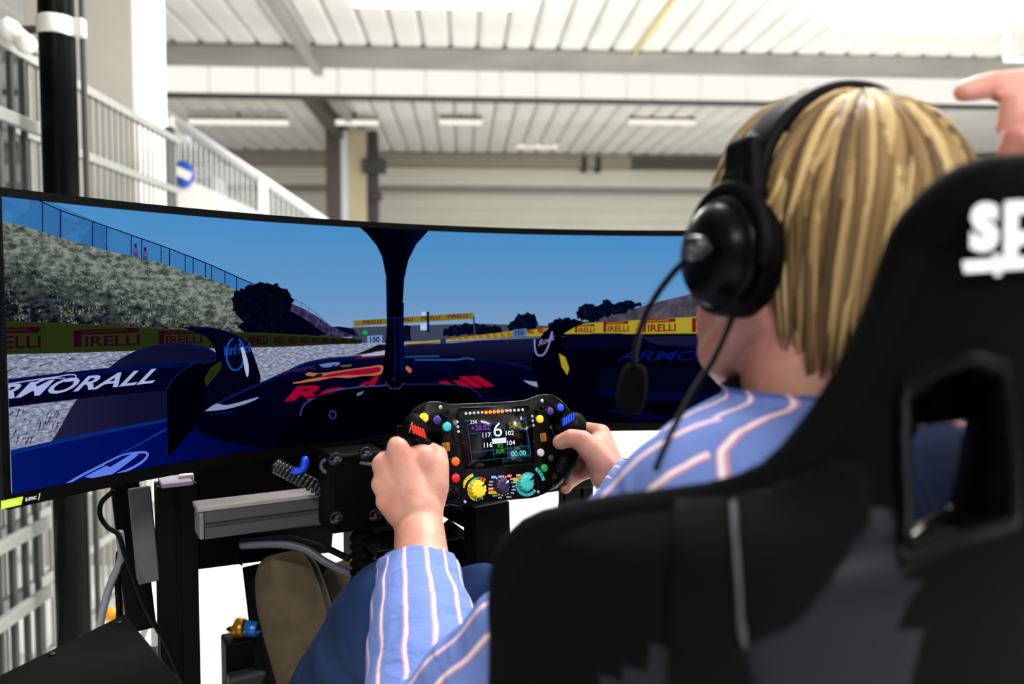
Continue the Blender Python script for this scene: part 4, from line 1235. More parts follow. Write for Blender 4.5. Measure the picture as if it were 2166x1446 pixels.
# thumb rest horns
grip([(120, 600, 0.014), (165, 640, 0.016), (205, 670, 0.014)], 0.0105, 'thumb_rest')
grip([(1810, 480, 0.010), (1930, 450, 0.010), (2020, 490, 0.006)], 0.0125, 'thumb_rest')
# paddles behind
for x0, s in (((150, 560), -1), ((1900, 560), 1)):
    a = wl(*x0, -0.03)
    q = MB(WM); q.box((a[0] + s * 0.0, a[1] - 0.01, -0.034), (0.06, 0.05, 0.004)); q.build('shift_paddle', M_carbon, sw, bevel=0.0015)
# display with raised bezel lip
dis = [(640, 238), (1430, 205), (1448, 232), (1462, 330), (1478, 440), (1490, 500), (1518, 880), (705, 968), (672, 700), (640, 600), (612, 440), (596, 300), (610, 255)]
q = MB(WM); pp = [wl(*p) for p in dis]
q.loft([[(x, y, z) for x, y in pp] for z in (0.0115, 0.0135)])
q.build('display_glass', M_gloss, sw)
q = MB(WM); q.tube([Vector((*wl(*p, 0.0135), 0.0130)) for p in dis], 0.0009, 6, loop=True); q.build('display_lip', M_carbon, sw)
for pts in ([(540, 510), (548, 590), (580, 630), (640, 660), (660, 760), (690, 960)], [(1495, 560), (1510, 700), (1525, 860)], [(655, 1000), (655, 1150), (650, 1300)], [(1530, 1080), (1545, 1160), (1530, 1250)]):
    q = MB(WM); q.tube(smooth_path([Vector((*wl(*p, 0.0125), 0.0125)) for p in pts], 4), 0.0013, 6, round_ends=True); q.build('moulded_rib', M_carbon, sw)
# picture of the display
P = Flat(lambda a, b: wl(a, b, 0.0137)); P.step = 0.00005
def D(n, c, s=1.0): return emit('display_' + n, c, s)
white, blue, purp, olive, green, cyan = D('white', 'f4f8ff'), D('blue', '2f6aa0'), D('purple', '9a48e6'), D('olive', 'a8a41e'), D('green', '30d010'), D('cyan', '48e8f0')
sl = -0.075
def T(s, x0, x1, yb, h, m, bold=0.012):
    P.text(s, (x0, yb), (x1 - x0, (x1 - x0) * sl), (h * -0.03, -h), m, bold)
for a, b in (((715, 432), (1400, 376)), ((715, 432), (770, 865)), ((735, 540), (985, 518)), ((1160, 497), (1425, 478)), ((765, 755), (1015, 732)), ((770, 865), (1460, 795)), ((975, 408), (1030, 838)), ((1140, 396), (1195, 820)), ((1175, 705), (1440, 683)), ((1020, 728), (1180, 712)), ((1028, 778), (1190, 762)), ((1400, 376), (1462, 790))):
    P.line([a, b], 4, blue)
for i in range(26):
    t = i / 25; x = 1400 + 62 * t; y = 376 + 412 * t
    P.line([(x - 24, y + 2), (x, y)], 3, blue, nxt=(i == 0))
P.poly([(1400, 458), (1424, 456), (1426, 478), (1404, 481)], D('tick_green', '58f020'))
P.poly([(1384, 482), (1412, 479), (1412, 486), (1384, 489)], white)
T('SPEED', 680, 738, 401, 20, blue); T('256', 745, 828, 424, 44, white); T('1', 1336, 1350, 376, 36, white); T('LAP', 1366, 1408, 364, 20, blue)
T('+28.02', 757, 976, 508, 64, purp, 0.0); T('56.0', 1200, 1335, 478, 66, olive, 0.0)
T('6', 1020, 1122, 578, 166, white, 0.0)
T('117', 890, 988, 588, 56, white); T('102', 1164, 1258, 562, 54, white); T('116', 905, 1004, 703, 56, white); T('104', 1180, 1272, 676, 54, white)
P.poly([(999, 600), (1166, 584), (1168, 645), (1004, 660)], white)
T('1 MINUS', 1020, 1166, 648, 36, D('pale_cyan', 'a8dfe6'), 0.0)
T('92', 1064, 1130, 708, 44, green, 0.0); T('0.00', 1052, 1144, 766, 42, green, 0.0)
T('SETUP', 1186, 1238, 725, 14, blue); T('00.00', 1224, 1398, 808, 62, cyan, 0.012)
P.finish('display_picture', sw, lambda s, v, w: WM @ Vector((s, v, 0.0137 + w)), cut=10)
# shift lights
def disc(cx, cy, rc, m, name, h0=0.0125, h1=0.0150, dome=0.0012, n=18, ring=False, label=None):
    x, y = wl(cx, cy, h1); r = rc * 0.1798 / 1480
    q = MB(WM)
    q.tube([(x, y, h0), (x, y, h1 - dome), (x, y, h1 - dome * .3), (x, y, h1)], [r, r, r * 0.86, r * 0.5], n, up=(1, 0, 0))
    o = q.build(name, m, sw, label=label)
    if ring:
        q = MB(WM); q.tube([Vector((x + math.cos(a) * r * 1.18, y + math.sin(a) * r * 1.18, h0 + 0.0006)) for a in [2 * math.pi * i / 20 for i in range(20)]], r * 0.16, 6, loop=True); q.build('button_ring', M_carbon, sw)
    return o
led_on = emit('led_red_on', 'ff6a28', 3.2); led_off = mat('led_frosted', 'bdb9c2', 0.4); led_pink = mat('led_pink', 'e0a0b0', 0.4)
for i in range(15):
    t = i / 14; x = 702 + (1368 - 702) * t; y = 302 + (258 - 302) * t
    on = 5 <= i <= 9
    disc(x, y, 19 if on else 17, led_on if on else (led_pink if i in (4, 10) else led_off), 'shift_light', 0.0130, 0.0150, 0.0008, 12)
for x, y in ((600, 400), (608, 458), (615, 513), (1480, 333), (1487, 387), (1495, 440)):
    disc(x, y, 17, led_off, 'status_light', 0.0118, 0.0140, 0.0008, 12)
# buttons
def bt(n, c): return mat('button_' + n, c, 0.4)
for x, y, r, n, c in ((211, 350, 52, 'yellow', 'f0d818'), (365, 377, 48, 'purple', '34167a'), (483, 455, 50, 'turquoise', '2fc0c2'), (583, 865, 48, 'orange', 'e8641a'), (585, 1062, 49, 'red', 'd01208'), (580, 1242, 47, 'black', '08080c'),
                      (1577, 365, 47, 'yellow', 'f0d818'), (1697, 275, 45, 'purple', '34167a'), (1817, 232, 45, 'blue', '0a3ce0'), (1587, 760, 45, 'white', 'cfc9d0'), (1628, 942, 44, 'green', '0f9a4a')):
    disc(x, y, r, bt(n, c), 'button', 0.0115, 0.0165, 0.0014, 22, ring=True, label=n + ' push button')
for x, y, r in ((402, 228, 22), (1597, 152, 22), (690, 1340, 18), (1552, 1222, 18)):
    disc(x, y, r, mat('steel_screw', 'cfcac2', 0.25, 0.8), 'screw', 0.0115, 0.0140, 0.0006, 12)
for x, y in ((430, 320), (475, 350), (1607, 235), (1552, 272)):
    disc(x, y, 20, M_grip, 'toggle', 0.0115, 0.016, 0.002, 10)
disc(1700, 822, 36, mat('dark_green_print', '0f3a24', 0.6), 'badge', 0.0115, 0.0130, 0.0004, 16)
# encoder thumb wheels
def thumbwheel(a, b, r, n, m, name, h=0.010):
    A_, B_ = Vector((*wl(*a, h + r), h)), Vector((*wl(*b, h + r), h))
    ax = (B_ - A_).normalized(); L = (B_ - A_).length
    v = ax.cross(Vector((0, 0, 1))).normalized(); u = Vector((0, 0, 1))
    q = MB(WM); rings = []
    for e, k in ((0, 0.9), (0.001, 1.0), (L - 0.001, 1.0), (L, 0.9)):
        rings.append([A_ + ax * e + (u * math.cos(t) + v * math.sin(t)) * r * k * (1.0 if j % 2 else 0.88) for j, t in enumerate([2 * math.pi * i / (2 * n) for i in range(2 * n)])])
    q.loft(rings); o = q.build(name, m, sw)
    for f in o.data.polygons: f.use_smooth = False
red = mat('red_thumbwheel', 'e02a12', 0.35); blu = mat('blue_thumbwheel', '0a46e0', 0.35); gold = mat('gold_encoder', '9c6f1e', 0.3, 0.5)
for i in range(5):
    a = (62 + 32 * i, 455 + 14 * i); b = (62 + 32 * i + 24, 455 + 14 * i + 10)
    q = MB(WM); p = wl((a[0] + b[0]) / 2 + 2, a[1] + 26, 0.028)
    q.box((p[0], p[1], 0.0265), (0.0026, 0.0125, 0.005), Matrix.Rotation(math.radians(12), 3, 'Z')); q.build('thumbwheel_rib', red, sw, bevel=0.0006)
for i in range(5):
    q = MB(WM); p = wl(1850 + 28 * i, 402 - 16 * i, 0.030)
    q.box((p[0], p[1], 0.0285), (0.0027, 0.0110, 0.005), Matrix.Rotation(math.radians(-8), 3, 'Z')); q.build('thumbwheel_rib', blu, sw, bevel=0.0006)
q = MB(WM); a = wl(140, 500, 0.024); q.box((a[0], a[1], 0.018), (0.024, 0.016, 0.014), Matrix.Rotation(math.radians(-22), 3, 'Z')); q.build('thumbwheel_housing', M_carbon, sw, bevel=0.001)
q = MB(WM); a = wl(1905, 375, 0.026); q.box((a[0], a[1], 0.019), (0.024, 0.014, 0.016), Matrix.Rotation(math.radians(30), 3, 'Z')); q.build('thumbwheel_housing', M_carbon, sw, bevel=0.001)
thumbwheel((478, 640), (484, 745), 0.0055, 14, gold, 'gold_encoder'); thumbwheel((1618, 530), (1630, 630), 0.0055, 14, gold, 'gold_encoder')
# rotary knobs with printed scales
K = Flat(lambda a, b: wl(a, b, 0.0124)); K.step = 0.00004
def pr(n, c): return mat('print_' + n, c, 0.55)
def arc(cx, cy, r0, r1, a0, a1, m, n=14, sq=0.95):
    K.next(); pts = []
    for r in (r0, r1):
        for i in range(n + 1):
            a = math.radians(a0 + (a1 - a0) * i / n); pts.append(K.sv(cx + r * math.cos(a), cy - r * math.sin(a) / sq))
    K.tri(pts, [(i, i + 1, n + 2 + i, n + 1 + i) for i in range(n)], m)
def lab(s, cx, cy, w, h, m, rot=0.0, bg=None, bold=0.01):
    c, s_ = math.cos(math.radians(rot)), math.sin(math.radians(rot))
    x = (w * c, -w * s_ + w * c * -0.05); y = (-h * s_, -h * c)
    o = (cx - x[0] / 2 - y[0] / 2, cy - x[1] / 2 - y[1] / 2)
    if bg:
        K.next(); g = 0.14; k = 0.35
        cs = [(-g, -k), (1 + g, -k), (1 + g, 1 + k), (-g, 1 + k)]
        K.tri([K.sv(o[0] + a * x[0] + b * y[0], o[1] + a * x[1] + b * y[1]) for a, b in cs], [(0, 1, 2, 3)], bg)
    K.text(s, o, x, y, m, bold)
ye, tu, bk, wh_, rd_, bl_, gr_ = pr('yellow', 'e6d21c'), pr('turquoise', '2cb8b0'), pr('black', '0a0a0a'), pr('white', 'e8e6ee'), pr('red', 'cf2030'), pr('blue', '2a78d0'), pr('green', '28b070')
arc(855, 1215, 178, 215, 112, 168, ye); 
for i, ch in enumerate('STRAT'):
    a = 160 - i * 10.5; r = 196
    lab(ch, 855 + r * math.cos(math.radians(a)), 1215 - r * math.sin(math.radians(a)) / .95, 19, 30, bk, a - 90)
arc(855, 1195, 100, 140, 190, 245, ye); arc(855, 1195, 100, 140, 150, 186, wh_); arc(855, 1195, 100, 140, 100, 146, tu); arc(855, 1195, 100, 140, 55, 98, pr('rust', 'c0441c'))
for ch, a in (('F', 197), ('P', 217), ('Q', 237), ('R', 176), ('M', 160)): lab(ch, 855 + 120 * math.cos(math.radians(a)), 1195 - 120 * math.sin(math.radians(a)) / .95, 16, 24, bk, a - 90 if a < 180 else 0)
for ch, a in (('5', 136), ('4', 122), ('3', 108), ('2', 90), ('1', 72)): lab(ch, 855 + 120 * math.cos(math.radians(a)), 1195 - 120 * math.sin(math.radians(a)) / .95, 14, 26, bk, a - 90)
for ch, x, y in (('8', 820, 1318), ('7', 860, 1310), ('6', 890, 1298)): lab(ch, x, y, 16, 26, wh_)
arc(1410, 1140, 95, 130, 140, 330, tu); arc(1425, 1110, 60, 112, 50, 130, tu)
for i in range(9):
    a = 150 + i * 20; lab(str((9 - i) % 10), 1410 + 113 * math.cos(math.radians(a)), 1140 - 113 * math.sin(math.radians(a)) / .95, 12, 20, bk)
arc(1400, 1135, 190, 228, 12, 58, tu)
for i, ch in enumerate('HPP'):
    a = 48 - i * 11; r = 209; lab(ch, 1400 + r * math.cos(math.radians(a)), 1135 - r * math.sin(math.radians(a)) / .95, 19, 28, bk, a - 90)
for s, x, y, w, c, bg in (('MIX', 1018, 1050, 46, wh_, bl_), ('14', 1060, 1062, 26, wh_, bl_), ('15', 1090, 1045, 26, wh_, bl_), ('16', 1125, 1042, 26, wh_, rd_), ('1', 1157, 1050, 12, wh_, rd_), ('ENT', 1202, 1036, 44, wh_, rd_),
                          ('SYS 13', 1008, 1102, 84, wh_, None), ('BRG 12', 998, 1140, 84, wh_, None), ('DIFF 11', 1003, 1186, 84, wh_, rd_), ('DASH 10', 1015, 1228, 92, bk, ye), ('REVS', 1030, 1268, 56, gr_, None), ('9', 1080, 1248, 16, wh_, gr_),
                          ('VOL', 1088, 1292, 44, wh_, None), ('8', 1115, 1264, 14, wh_, None), ('7', 1152, 1258, 14, wh_, None), ('6', 1182, 1242, 14, wh_, None), ('CRUZ', 1192, 1282, 56, wh_, None), ('TRQ', 1232, 1238, 44, wh_, None),
                          ('CTRL', 1250, 1198, 50, wh_, None), ('INT', 1252, 1160, 40, wh_, None), ('2 BMK', 1255, 1112, 66, wh_, None), ('MAP', 1228, 1074, 40, wh_, None), ('HPP 13', 1298, 1074, 84, bk, ye), ('HPP', 1302, 1030, 44, wh_, rd_), ('14', 1342, 1040, 24, wh_, rd_), ('15', 1372, 1026, 24, wh_, rd_), ('12', 1312, 1114, 24, wh_, None)):
    lab(s, x, y, w, 20, c, 0, bg)
K.finish('printed_scales', sw, lambda s, v, w: WM @ Vector((s, v, 0.0124 + w)), cut=10)
def knob(cx, cy, rc, m, n=12, ang=35):
    x, y = wl(cx, cy, 0.022); r = rc * 0.1798 / 1480
    q = MB(WM); rings = []
    M_ = 6 * n
    for z, k, dp in ((0.012, 1.0, 0.0), (0.0135, 1.0, 0.06), (0.020, 0.94, 0.16), (0.0215, 0.88, 0.16), (0.0220, 0.62, 0.0), (0.0218, 0.3, 0)):
        rings.append([(x + math.cos(t) * r * k * (1 - dp * (0.5 + 0.5 * math.cos(n * t)) ** 2), y + math.sin(t) * r * k * (1 - dp * (0.5 + 0.5 * math.cos(n * t)) ** 2), z) for t in [2 * math.pi * i / M_ for i in range(M_)]])
    q.loft(rings); o = q.build('rotary_knob', m, sw)
    a = math.radians(ang); c = Vector((x + math.cos(a) * r * .68, y + math.sin(a) * r * .68, 0.0222))
    q = MB(WM); q.box(c, (r * .42, r * .16, 0.0016), Matrix.Rotation(a, 3, 'Z')); q.build('knob_pointer', mat('pointer_black', '0a0a0a', 0.5) if m.name != 'knob_purple' else mat('pointer_white', 'e8e4f0', 0.5), sw)
knob(857, 1190, 100, mat('knob_yellow', 'ecd21a', 0.35)); knob(1140, 1150, 92, mat('knob_purple', '22073e', 0.3)); knob(1424, 1118, 98, mat('knob_turquoise', '34bcae', 0.35))

# ================================================================== RACING SEAT
M_fab = mat('black_seat_fabric', '121316', 0.9, bump=0.25, bscale=500)
M_shellg = mat('dark_grey_seat_shell', '17191f', 0.45, spec=0.08)
M_plast = mat('black_seat_plastic', '101114', 0.35)
XC = 0.03
rim_px = [(2387, 332, .462), (2240, 333, .43), (2166, 335, .418), (2080, 341, .415), (2000, 375, .425), (1930, 440, .44), (1890, 500, .45), (1850, 620, .455), (1800, 740, .455), (1750, 830, .455), (1700, 900, .455), (1620, 985, .456), (1500, 1028, .465), (1300, 1053, .48), (1150, 1084, .495), (1085, 1125, .505), (1050, 1180, .512), (1038, 1280, .518), (1040, 1446, .52)]
def inset(pts, thick):
    out = []
    for i, (x, y, d) in enumerate(pts):
        a = pts[max(i - 1, 0)]; b = pts[min(i + 1, len(pts) - 1)]
        dx, dy = b[0] - a[0], b[1] - a[1]; l = math.hypot(dx, dy)
        o = thick * FPX / d
        out.append((x + dy / l * o, y - dx / l * o, d))
    return out
rim = [unrg(W(*p)) for p in inset(rim_px, 0.0150)]
rim[0].x = XC
rim += [Vector((-0.262, -0.48, 0.82)), Vector((-0.262, -0.45, 0.72)), Vector((-0.262, -0.38, 0.62)), Vector((-0.255, -0.22, 0.56)), Vector((-0.25, -0.10, 0.54))]
rim = smooth_path(rim, 4)
# strictly falling heights
for i in range(1, len(rim)):
    if rim[i].z > rim[i - 1].z - 0.0004: rim[i].z = rim[i - 1].z - 0.0004
back_z = [1.30, 1.20, 1.05, 0.90, 0.75, 0.62, 0.54, 0.46]
back_y = [-0.735, -0.735, -0.725, -0.70, -0.665, -0.61, -0.54, -0.46]
def yb(z): return float(np.interp(-z, [-a for a in back_z], back_y))
NPH = 26
rows = []
for E_ in rim:
    yb_ = min(yb(E_.z), E_.y - 0.004)
    row = []
    for k in range(-NPH, NPH + 1):
        f = abs(k) / NPH * math.pi / 2
        sx = math.sin(f) ** 0.80; sy = (1 - math.cos(f)) ** 1.15
        x = XC + (E_.x - XC) * sx * (1 if k >= 0 else -1)
        y = yb_ + (E_.y - yb_) * sy
        row.append(Vector((x, y, E_.z)))
    rows.append(row)
# resample the rows so that faces are even
def resample(rows, step):
    out = [rows[0]]
    for a, b in zip(rows[:-1], rows[1:]):
        L = max((b[NPH] - a[NPH]).length, (b[-1] - a[-1]).length)
        n = max(1, int(L / step))
        for i in range(1, n + 1):
            out.append([p.lerp(q, i / n) for p, q in zip(a, b)])
    return out
rows = resample(rows, 0.012)
hole_px = [(1930, 838), (2030, 783), (2080, 790), (2099, 830), (2094, 1061), (2074, 1092), (1920, 1164), (1900, 1149), (1909, 1061), (1920, 906)]
def inside(x, y, poly):
    c = False; n = len(poly)
    for i in range(n):
        x1, y1 = poly[i]; x2, y2 = poly[(i + 1) % n]
        if (y1 > y) != (y2 > y) and x < (x2 - x1) * (y - y1) / (y2 - y1) + x1: c = not c
    return c
hcx = sum(p[0] for p in hole_px) / len(hole_px); hcy = sum(p[1] for p in hole_px) / len(hole_px)
hole_big = [(hcx + (a - hcx) * 1.09, hcy + (b - hcy) * 1.09) for a, b in hole_px]
seat_loc = rg(XC, -0.45, 0)
seat = root('racing_seat', seat_loc, 'black fabric bucket racing seat with white lettering on its back, holding the blond driver', 'seat')
def seat_material(p, kabs):
    px, py, d = project(p)
    return 0
q = MB()
vg = [[q.bm.verts.new(rg(p.x, p.y, p.z)) for p in r] for r in rows]
curve_a = [(1300, 1446), (1310, 1410), (1380, 1398), (1430, 1330), (1442, 1270), (1560, 1180), (1700, 1120), (1850, 1090)]
for i in range(len(rows) - 1):
    for k in range(2 * NPH):
        c = (rows[i][k] + rows[i + 1][k] + rows[i][k + 1] + rows[i + 1][k + 1]) / 4
        j = 2 * NPH - 1 - k
        cm = c if k >= NPH else Vector((2 * XC - c.x, c.y, c.z))
        px, py, d = project(rg(cm.x, cm.y, cm.z))
        if inside(px, py, hole_big): continue
        f = q.face([vg[i][k], vg[i][k + 1], vg[i + 1][k + 1], vg[i + 1][k]])
        if f:
            lim = np.interp(px, [a for a, b in curve_a], [b for a, b in curve_a])
            if px > 1296 and px < 1900 and py > lim: f.material_index = 1
shell = q.build('seat_shell', [M_fab, M_shellg], seat)
so = shell.modifiers.new('thickness', 'SOLIDIFY'); so.thickness = 0.022; so.offset = 0.0
# outer rim roll
q = MB()
edge = [rg(r[-1].x, r[-1].y, r[-1].z) for r in rows]
left = edge[::2]
right = [rg(r[0].x, r[0].y, r[0].z) for r in rows][::2]
path = list(reversed(left)) + right[1:]
q.tube(path, 0.0175, 12, round_ends=True); q.build('rim_roll', M_fab, seat)
# ray table for things that lie on the seat surface
bvh = BVHTree.FromPolygons([rg(p.x, p.y, p.z) for r in rows for p in r],
                           [(i * (2 * NPH + 1) + k, i * (2 * NPH + 1) + k + 1, (i + 1) * (2 * NPH + 1) + k + 1, (i + 1) * (2 * NPH + 1) + k) for i in range(len(rows) - 1) for k in range(2 * NPH)])
def on_seat(px, py, off=0.0125):
    d = ray(px, py)
    h = bvh.ray_cast(CPOS, d.normalized())
    if h[0] is None: return W(px, py, 0.46)
    n = h[1]
    if n.dot(d) > 0: n = -n
    return h[0] + n * off
hp = smooth_path([Vector((a, b, 0)) for a, b in hole_px + [hole_px[0]]], 4)[:-1]
hc = sum(hp, Vector()) / len(hp)
def mirror(v):
    l = unrg(v); return rg(2 * XC - l.x, l.y, l.z)
def ring_at(k, off):
    out = []
    for v in hp:
        u = hc + (v - hc) * k
        out.append(on_seat(u.x, u.y, off))
    return out
R0 = ring_at(1.0, -0.030); R1 = ring_at(1.0, 0.0135); R2 = ring_at(1.20, 0.0135); R3 = ring_at(1.22, 0.008)
for mir in (False, True):
    f_ = (lambda P: [mirror(p) for p in P]) if mir else (lambda P: P)
    q = MB()
    ls = [q.verts(f_(P)) for P in (R0, R1, R2, R3)]
    n = len(hp)
    for a, b in zip(ls[:-1], ls[1:]):
        for i in range(n): q.face([a[i], a[(i + 1) % n], b[(i + 1) % n], b[i]])
    q.build('harness_slot_frame', M_plast, seat)
    q = MB(); q.tube(f_(ring_at(1.03, 0.0145)), 0.0036, 8, loop=True); q.build('slot_lip', M_plast, seat)
# flat pieces laid on the seat surface, outlined in photo pixels
def lay(bmx, off, box, step=14):
    x0, y0, x1, y1 = box
    for y in range(y0, y1, step):
        bmesh.ops.bisect_plane(bmx, geom=bmx.verts[:] + bmx.edges[:] + bmx.faces[:], plane_co=(0, y, 0), plane_no=(0, 1, 0), dist=1e-5)
    for x in range(x0, x1, step):
        bmesh.ops.bisect_plane(bmx, geom=bmx.verts[:] + bmx.edges[:] + bmx.faces[:], plane_co=(x, 0, 0), plane_no=(1, 0, 0), dist=1e-5)
    for v in bmx.verts: v.co = on_seat(v.co.x, v.co.y, off)
def seat_patch(outline, name, m, parent, off, th=0.003):
    bmx = bmesh.new()
    vs = [bmx.verts.new((a, b, 0)) for a, b in outline]
    es = [bmx.edges.new((vs[i], vs[(i + 1) % len(vs)])) for i in range(len(vs))]
    bmesh.ops.triangle_fill(bmx, use_beauty=True, edges=es)
    xs = [p[0] for p in outline]; ys_ = [p[1] for p in outline]
    lay(bmx, off, (int(min(xs)), int(min(ys_)), int(max(xs)), int(max(ys_))), 24)
    bmesh.ops.translate(bmx, verts=bmx.verts, vec=-INV[parent.name])
    me = bpy.data.meshes.new(name); bmx.to_mesh(me); bmx.free(); me.materials.append(m)
    for f in me.polygons: f.use_smooth = True
    o = bpy.data.objects.new(name, me); COL.objects.link(o); o.parent = parent
    sd = o.modifiers.new('thickness', 'SOLIDIFY'); sd.thickness = th; sd.offset = 0
    return o
# white lettering on the back of the head rest
Lm = Flat(lambda a, b: (a, b)); Lm.step = 0
wl_ = mat('white_embroidery', 'eceaf0', 0.8)
Lm.text('s', (2052, 534), (60, -4), (2, -104), wl_, 0.035); Lm.text('p', (2124, 560), (84, -6), (2, -134), wl_, 0.035)
Lm.text('arco', (2222, 522), (290, -20), (2, -92), wl_, 0.03)
bmx = Lm.bm
for quad in ([(2036, 552), (2460, 524), (2460, 547), (2040, 577)], [(2100, 538), (2116, 537), (2118, 582), (2104, 584)]):
    bmx.faces.new([bmx.verts.new((a, b, 0)) for a, b in quad])
pa, pb2, pc = on_seat(2050, 440, 0.022), on_seat(2050, 585, 0.022), on_seat(2150, 500, 0.022)
pn = (pb2 - pa).cross(pc - pa).normalized()
for v in bmx.verts:
    d = ray(v.co.x, v.co.y); v.co = CPOS + d * ((pa - CPOS).dot(pn) / d.dot(pn))
bmesh.ops.translate(bmx, verts=bmx.verts, vec=-INV[seat.name])
me = bpy.data.meshes.new('lettering'); bmx.to_mesh(me); bmx.free(); me.materials.append(wl_)
o = bpy.data.objects.new('lettering', me); COL.objects.link(o); o.parent = seat
q = MB(); q.box(rg(0.110, -0.648, 1.10), (0.11, 0.05, 0.22), RROT); q.build('slot_block', M_fab, seat, bevel=0.015, seg=3)  # black block added to darken the view through the harness slot
q = MB(); q.box(rg(-0.02, -0.658, 1.165), (0.12, 0.03, 0.075), RROT); q.build('slot_block_upper', M_fab, seat, bevel=0.01, seg=3)  # second added block, keeps the upper part of the slot dark
# seat cushion, side mounts
q = MB(); q.box(rg(XC, -0.30, 0.50), (0.40, 0.42, 0.07), RROT @ Matrix.Rotation(math.radians(8), 3, 'X')); q.build('seat_cushion', M_fab, seat, bevel=0.02, seg=3)
for sx in (-1, 1):
    q = MB(); q.box(rg(XC + sx * 0.23, -0.36, 0.36), (0.006, 0.36, 0.30), RROT); q.build('side_mount', M_blk, seat, bevel=0.002)
    q = MB(); q.box(rg(XC + sx * 0.23, -0.36, 0.15), (0.05, 0.42, 0.10), RROT); q.build('slider', M_blk, seat, bevel=0.004)
    q = MB(); q.box(rg(XC + sx * 0.23, -0.36, 0.05), (0.06, 0.5, 0.10), RROT); q.build('floor_rail', M_blk, seat, bevel=0.004)
# chrome harness bar inside the slot
q = MB(); q.tube([W(1912, 1142, 0.442), W(2046, 1064, 0.452)], 0.0046, 12, round_ends=True); q.build('harness_bar', mat('polished_chrome', 'd8d8d6', 0.15, 1.0), seat)

# black webbing strap and flap hanging behind the seat side
M_web = mat('black_webbing', '0c0c0e', 0.8, bump=0.3, bscale=700)
hs = root('harness_strap', on_seat(1510, 1200), 'black webbing strap hanging down the outside of the racing seat shell', 'strap')
seat_patch([(1440, 1118), (1552, 1112), (1556, 1250), (1590, 1400), (1640, 1540), (1455, 1540), (1436, 1400), (1440, 1250)], 'strap', M_web, hs, 0.017, 0.004)
seat_patch([(1556, 1108), (1640, 1082), (1790, 1004), (1850, 1010), (1830, 1140), (1740, 1236), (1660, 1290), (1574, 1330)], 'flap', M_web, hs, 0.0165)
seat_patch([(1556, 1130), (1568, 1128), (1580, 1322), (1572, 1326)], 'flap_edge', mat('grey_piping', '33343a', 0.6), hs, 0.020)

# ================================================================== THE DRIVER
from mathutils import noise as mnoise
def skin_mat(name, base, red, rough=0.5):
    m = bpy.data.materials.new(name); m.use_nodes = True; nt = m.node_tree; b = nt.nodes['Principled BSDF']; L = nt.links.new
    tc = nt.nodes.new('ShaderNodeTexCoord')
    n = nt.nodes.new('ShaderNodeTexNoise'); n.inputs['Scale'].default_value = 22; n.inputs['Detail'].default_value = 5
    L(tc.outputs['Object'], n.inputs['Vector'])
    r = nt.nodes.new('ShaderNodeValToRGB'); r.color_ramp.elements[0].position = .35; r.color_ramp.elements[1].position = .7
    r.color_ramp.elements[0].color = (*lin(base), 1); r.color_ramp.elements[1].color = (*lin(red), 1)
    L(n.outputs['Fac'], r.inputs['Fac']); L(r.outputs['Color'], b.inputs['Base Color'])
    b.inputs['Roughness'].default_value = rough
    b.inputs['Specular IOR Level'].default_value = 0.3
    b.inputs['Subsurface Weight'].default_value = 0.12; b.inputs['Subsurface Radius'].default_value = (0.01, 0.004, 0.002); b.inputs['Subsurface Scale'].default_value = 0.5
    n2 = nt.nodes.new('ShaderNodeTexNoise'); n2.inputs['Scale'].default_value = 260; n2.inputs['Detail'].default_value = 2
    L(tc.outputs['Object'], n2.inputs['Vector'])
    bp = nt.nodes.new('ShaderNodeBump'); bp.inputs['Strength'].default_value = 0.25; bp.inputs['Distance'].default_value = 0.0012
    L(n2.outputs['Fac'], bp.inputs['Height']); L(bp.outputs['Normal'], b.inputs['Normal'])
    return m
M_skin = skin_mat('fair_skin', 'c6937f', 'b07060')
def capsule(q, pts, radii, n=14, flat=1.0, up=None):
    q.tube([Vector(p) for p in pts], radii, n, flat=flat, round_ends=True, up=up)

# ---- head frame
HC = W(1733, 500, 0.64)
HYAW = math.radians(-6)
hx = (RX * math.cos(HYAW) + RF * math.sin(HYAW)).normalized(); hf = (RF * math.cos(HYAW) - RX * math.sin(HYAW)).normalized()
pit = math.radians(-4)
hf2 = (hf * math.cos(pit) + UP * math.sin(pit)).normalized(); hu = hx.cross(hf2).normalized(); hf = hf2
HB = basis(hx, hf, hu)
def hd(x, y, z): return HC + hx * x + hf * y + hu * z
q = MB()
q.ball(hd(0, -0.012, 0.014), (0.076, 0.094, 0.084), 28, 18, HB)            # skull
q.ball(hd(0, 0.040, -0.030), (0.062, 0.058, 0.085), 24, 16, HB)            # face
q.ball(hd(0, 0.052, -0.083), (0.047, 0.046, 0.036), 20, 12, HB)            # chin and jaw
capsule(q, [hd(-0.060, 0.005, -0.060), hd(-0.052, 0.062, -0.092), hd(-0.018, 0.090, -0.108)], [0.024, 0.021, 0.018])
capsule(q, [hd(0.060, 0.005, -0.060), hd(0.052, 0.062, -0.092), hd(0.018, 0.090, -0.108)], [0.024, 0.021, 0.018])
capsule(q, [hd(0, 0.093, 0.012), hd(0, 0.112, -0.022), hd(0, 0.113, -0.030)], [0.009, 0.012, 0.014])     # nose
for s in (-1, 1):
    q.ball(hd(s * 0.010, 0.106, -0.033), 0.009, 10, 8)
    capsule(q, [hd(s * 0.020, 0.092, 0.022), hd(s * 0.048, 0.080, 0.022)], [0.008, 0.007])                # brow
    q.ball(hd(s * 0.050, 0.066, -0.028), (0.020, 0.020, 0.022), 12, 8); q.ball(hd(s * 0.050, 0.064, -0.066), (0.021, 0.022, 0.034), 12, 8)                                   # cheek
    q.ball(hd(s * 0.079, -0.008, -0.010), (0.008, 0.020, 0.032), 14, 10, HB)                              # ear
capsule(q, [hd(-0.020, 0.096, -0.062), hd(0, 0.101, -0.061), hd(0.020, 0.096, -0.062)], [0.005, 0.007, 0.005])   # lips
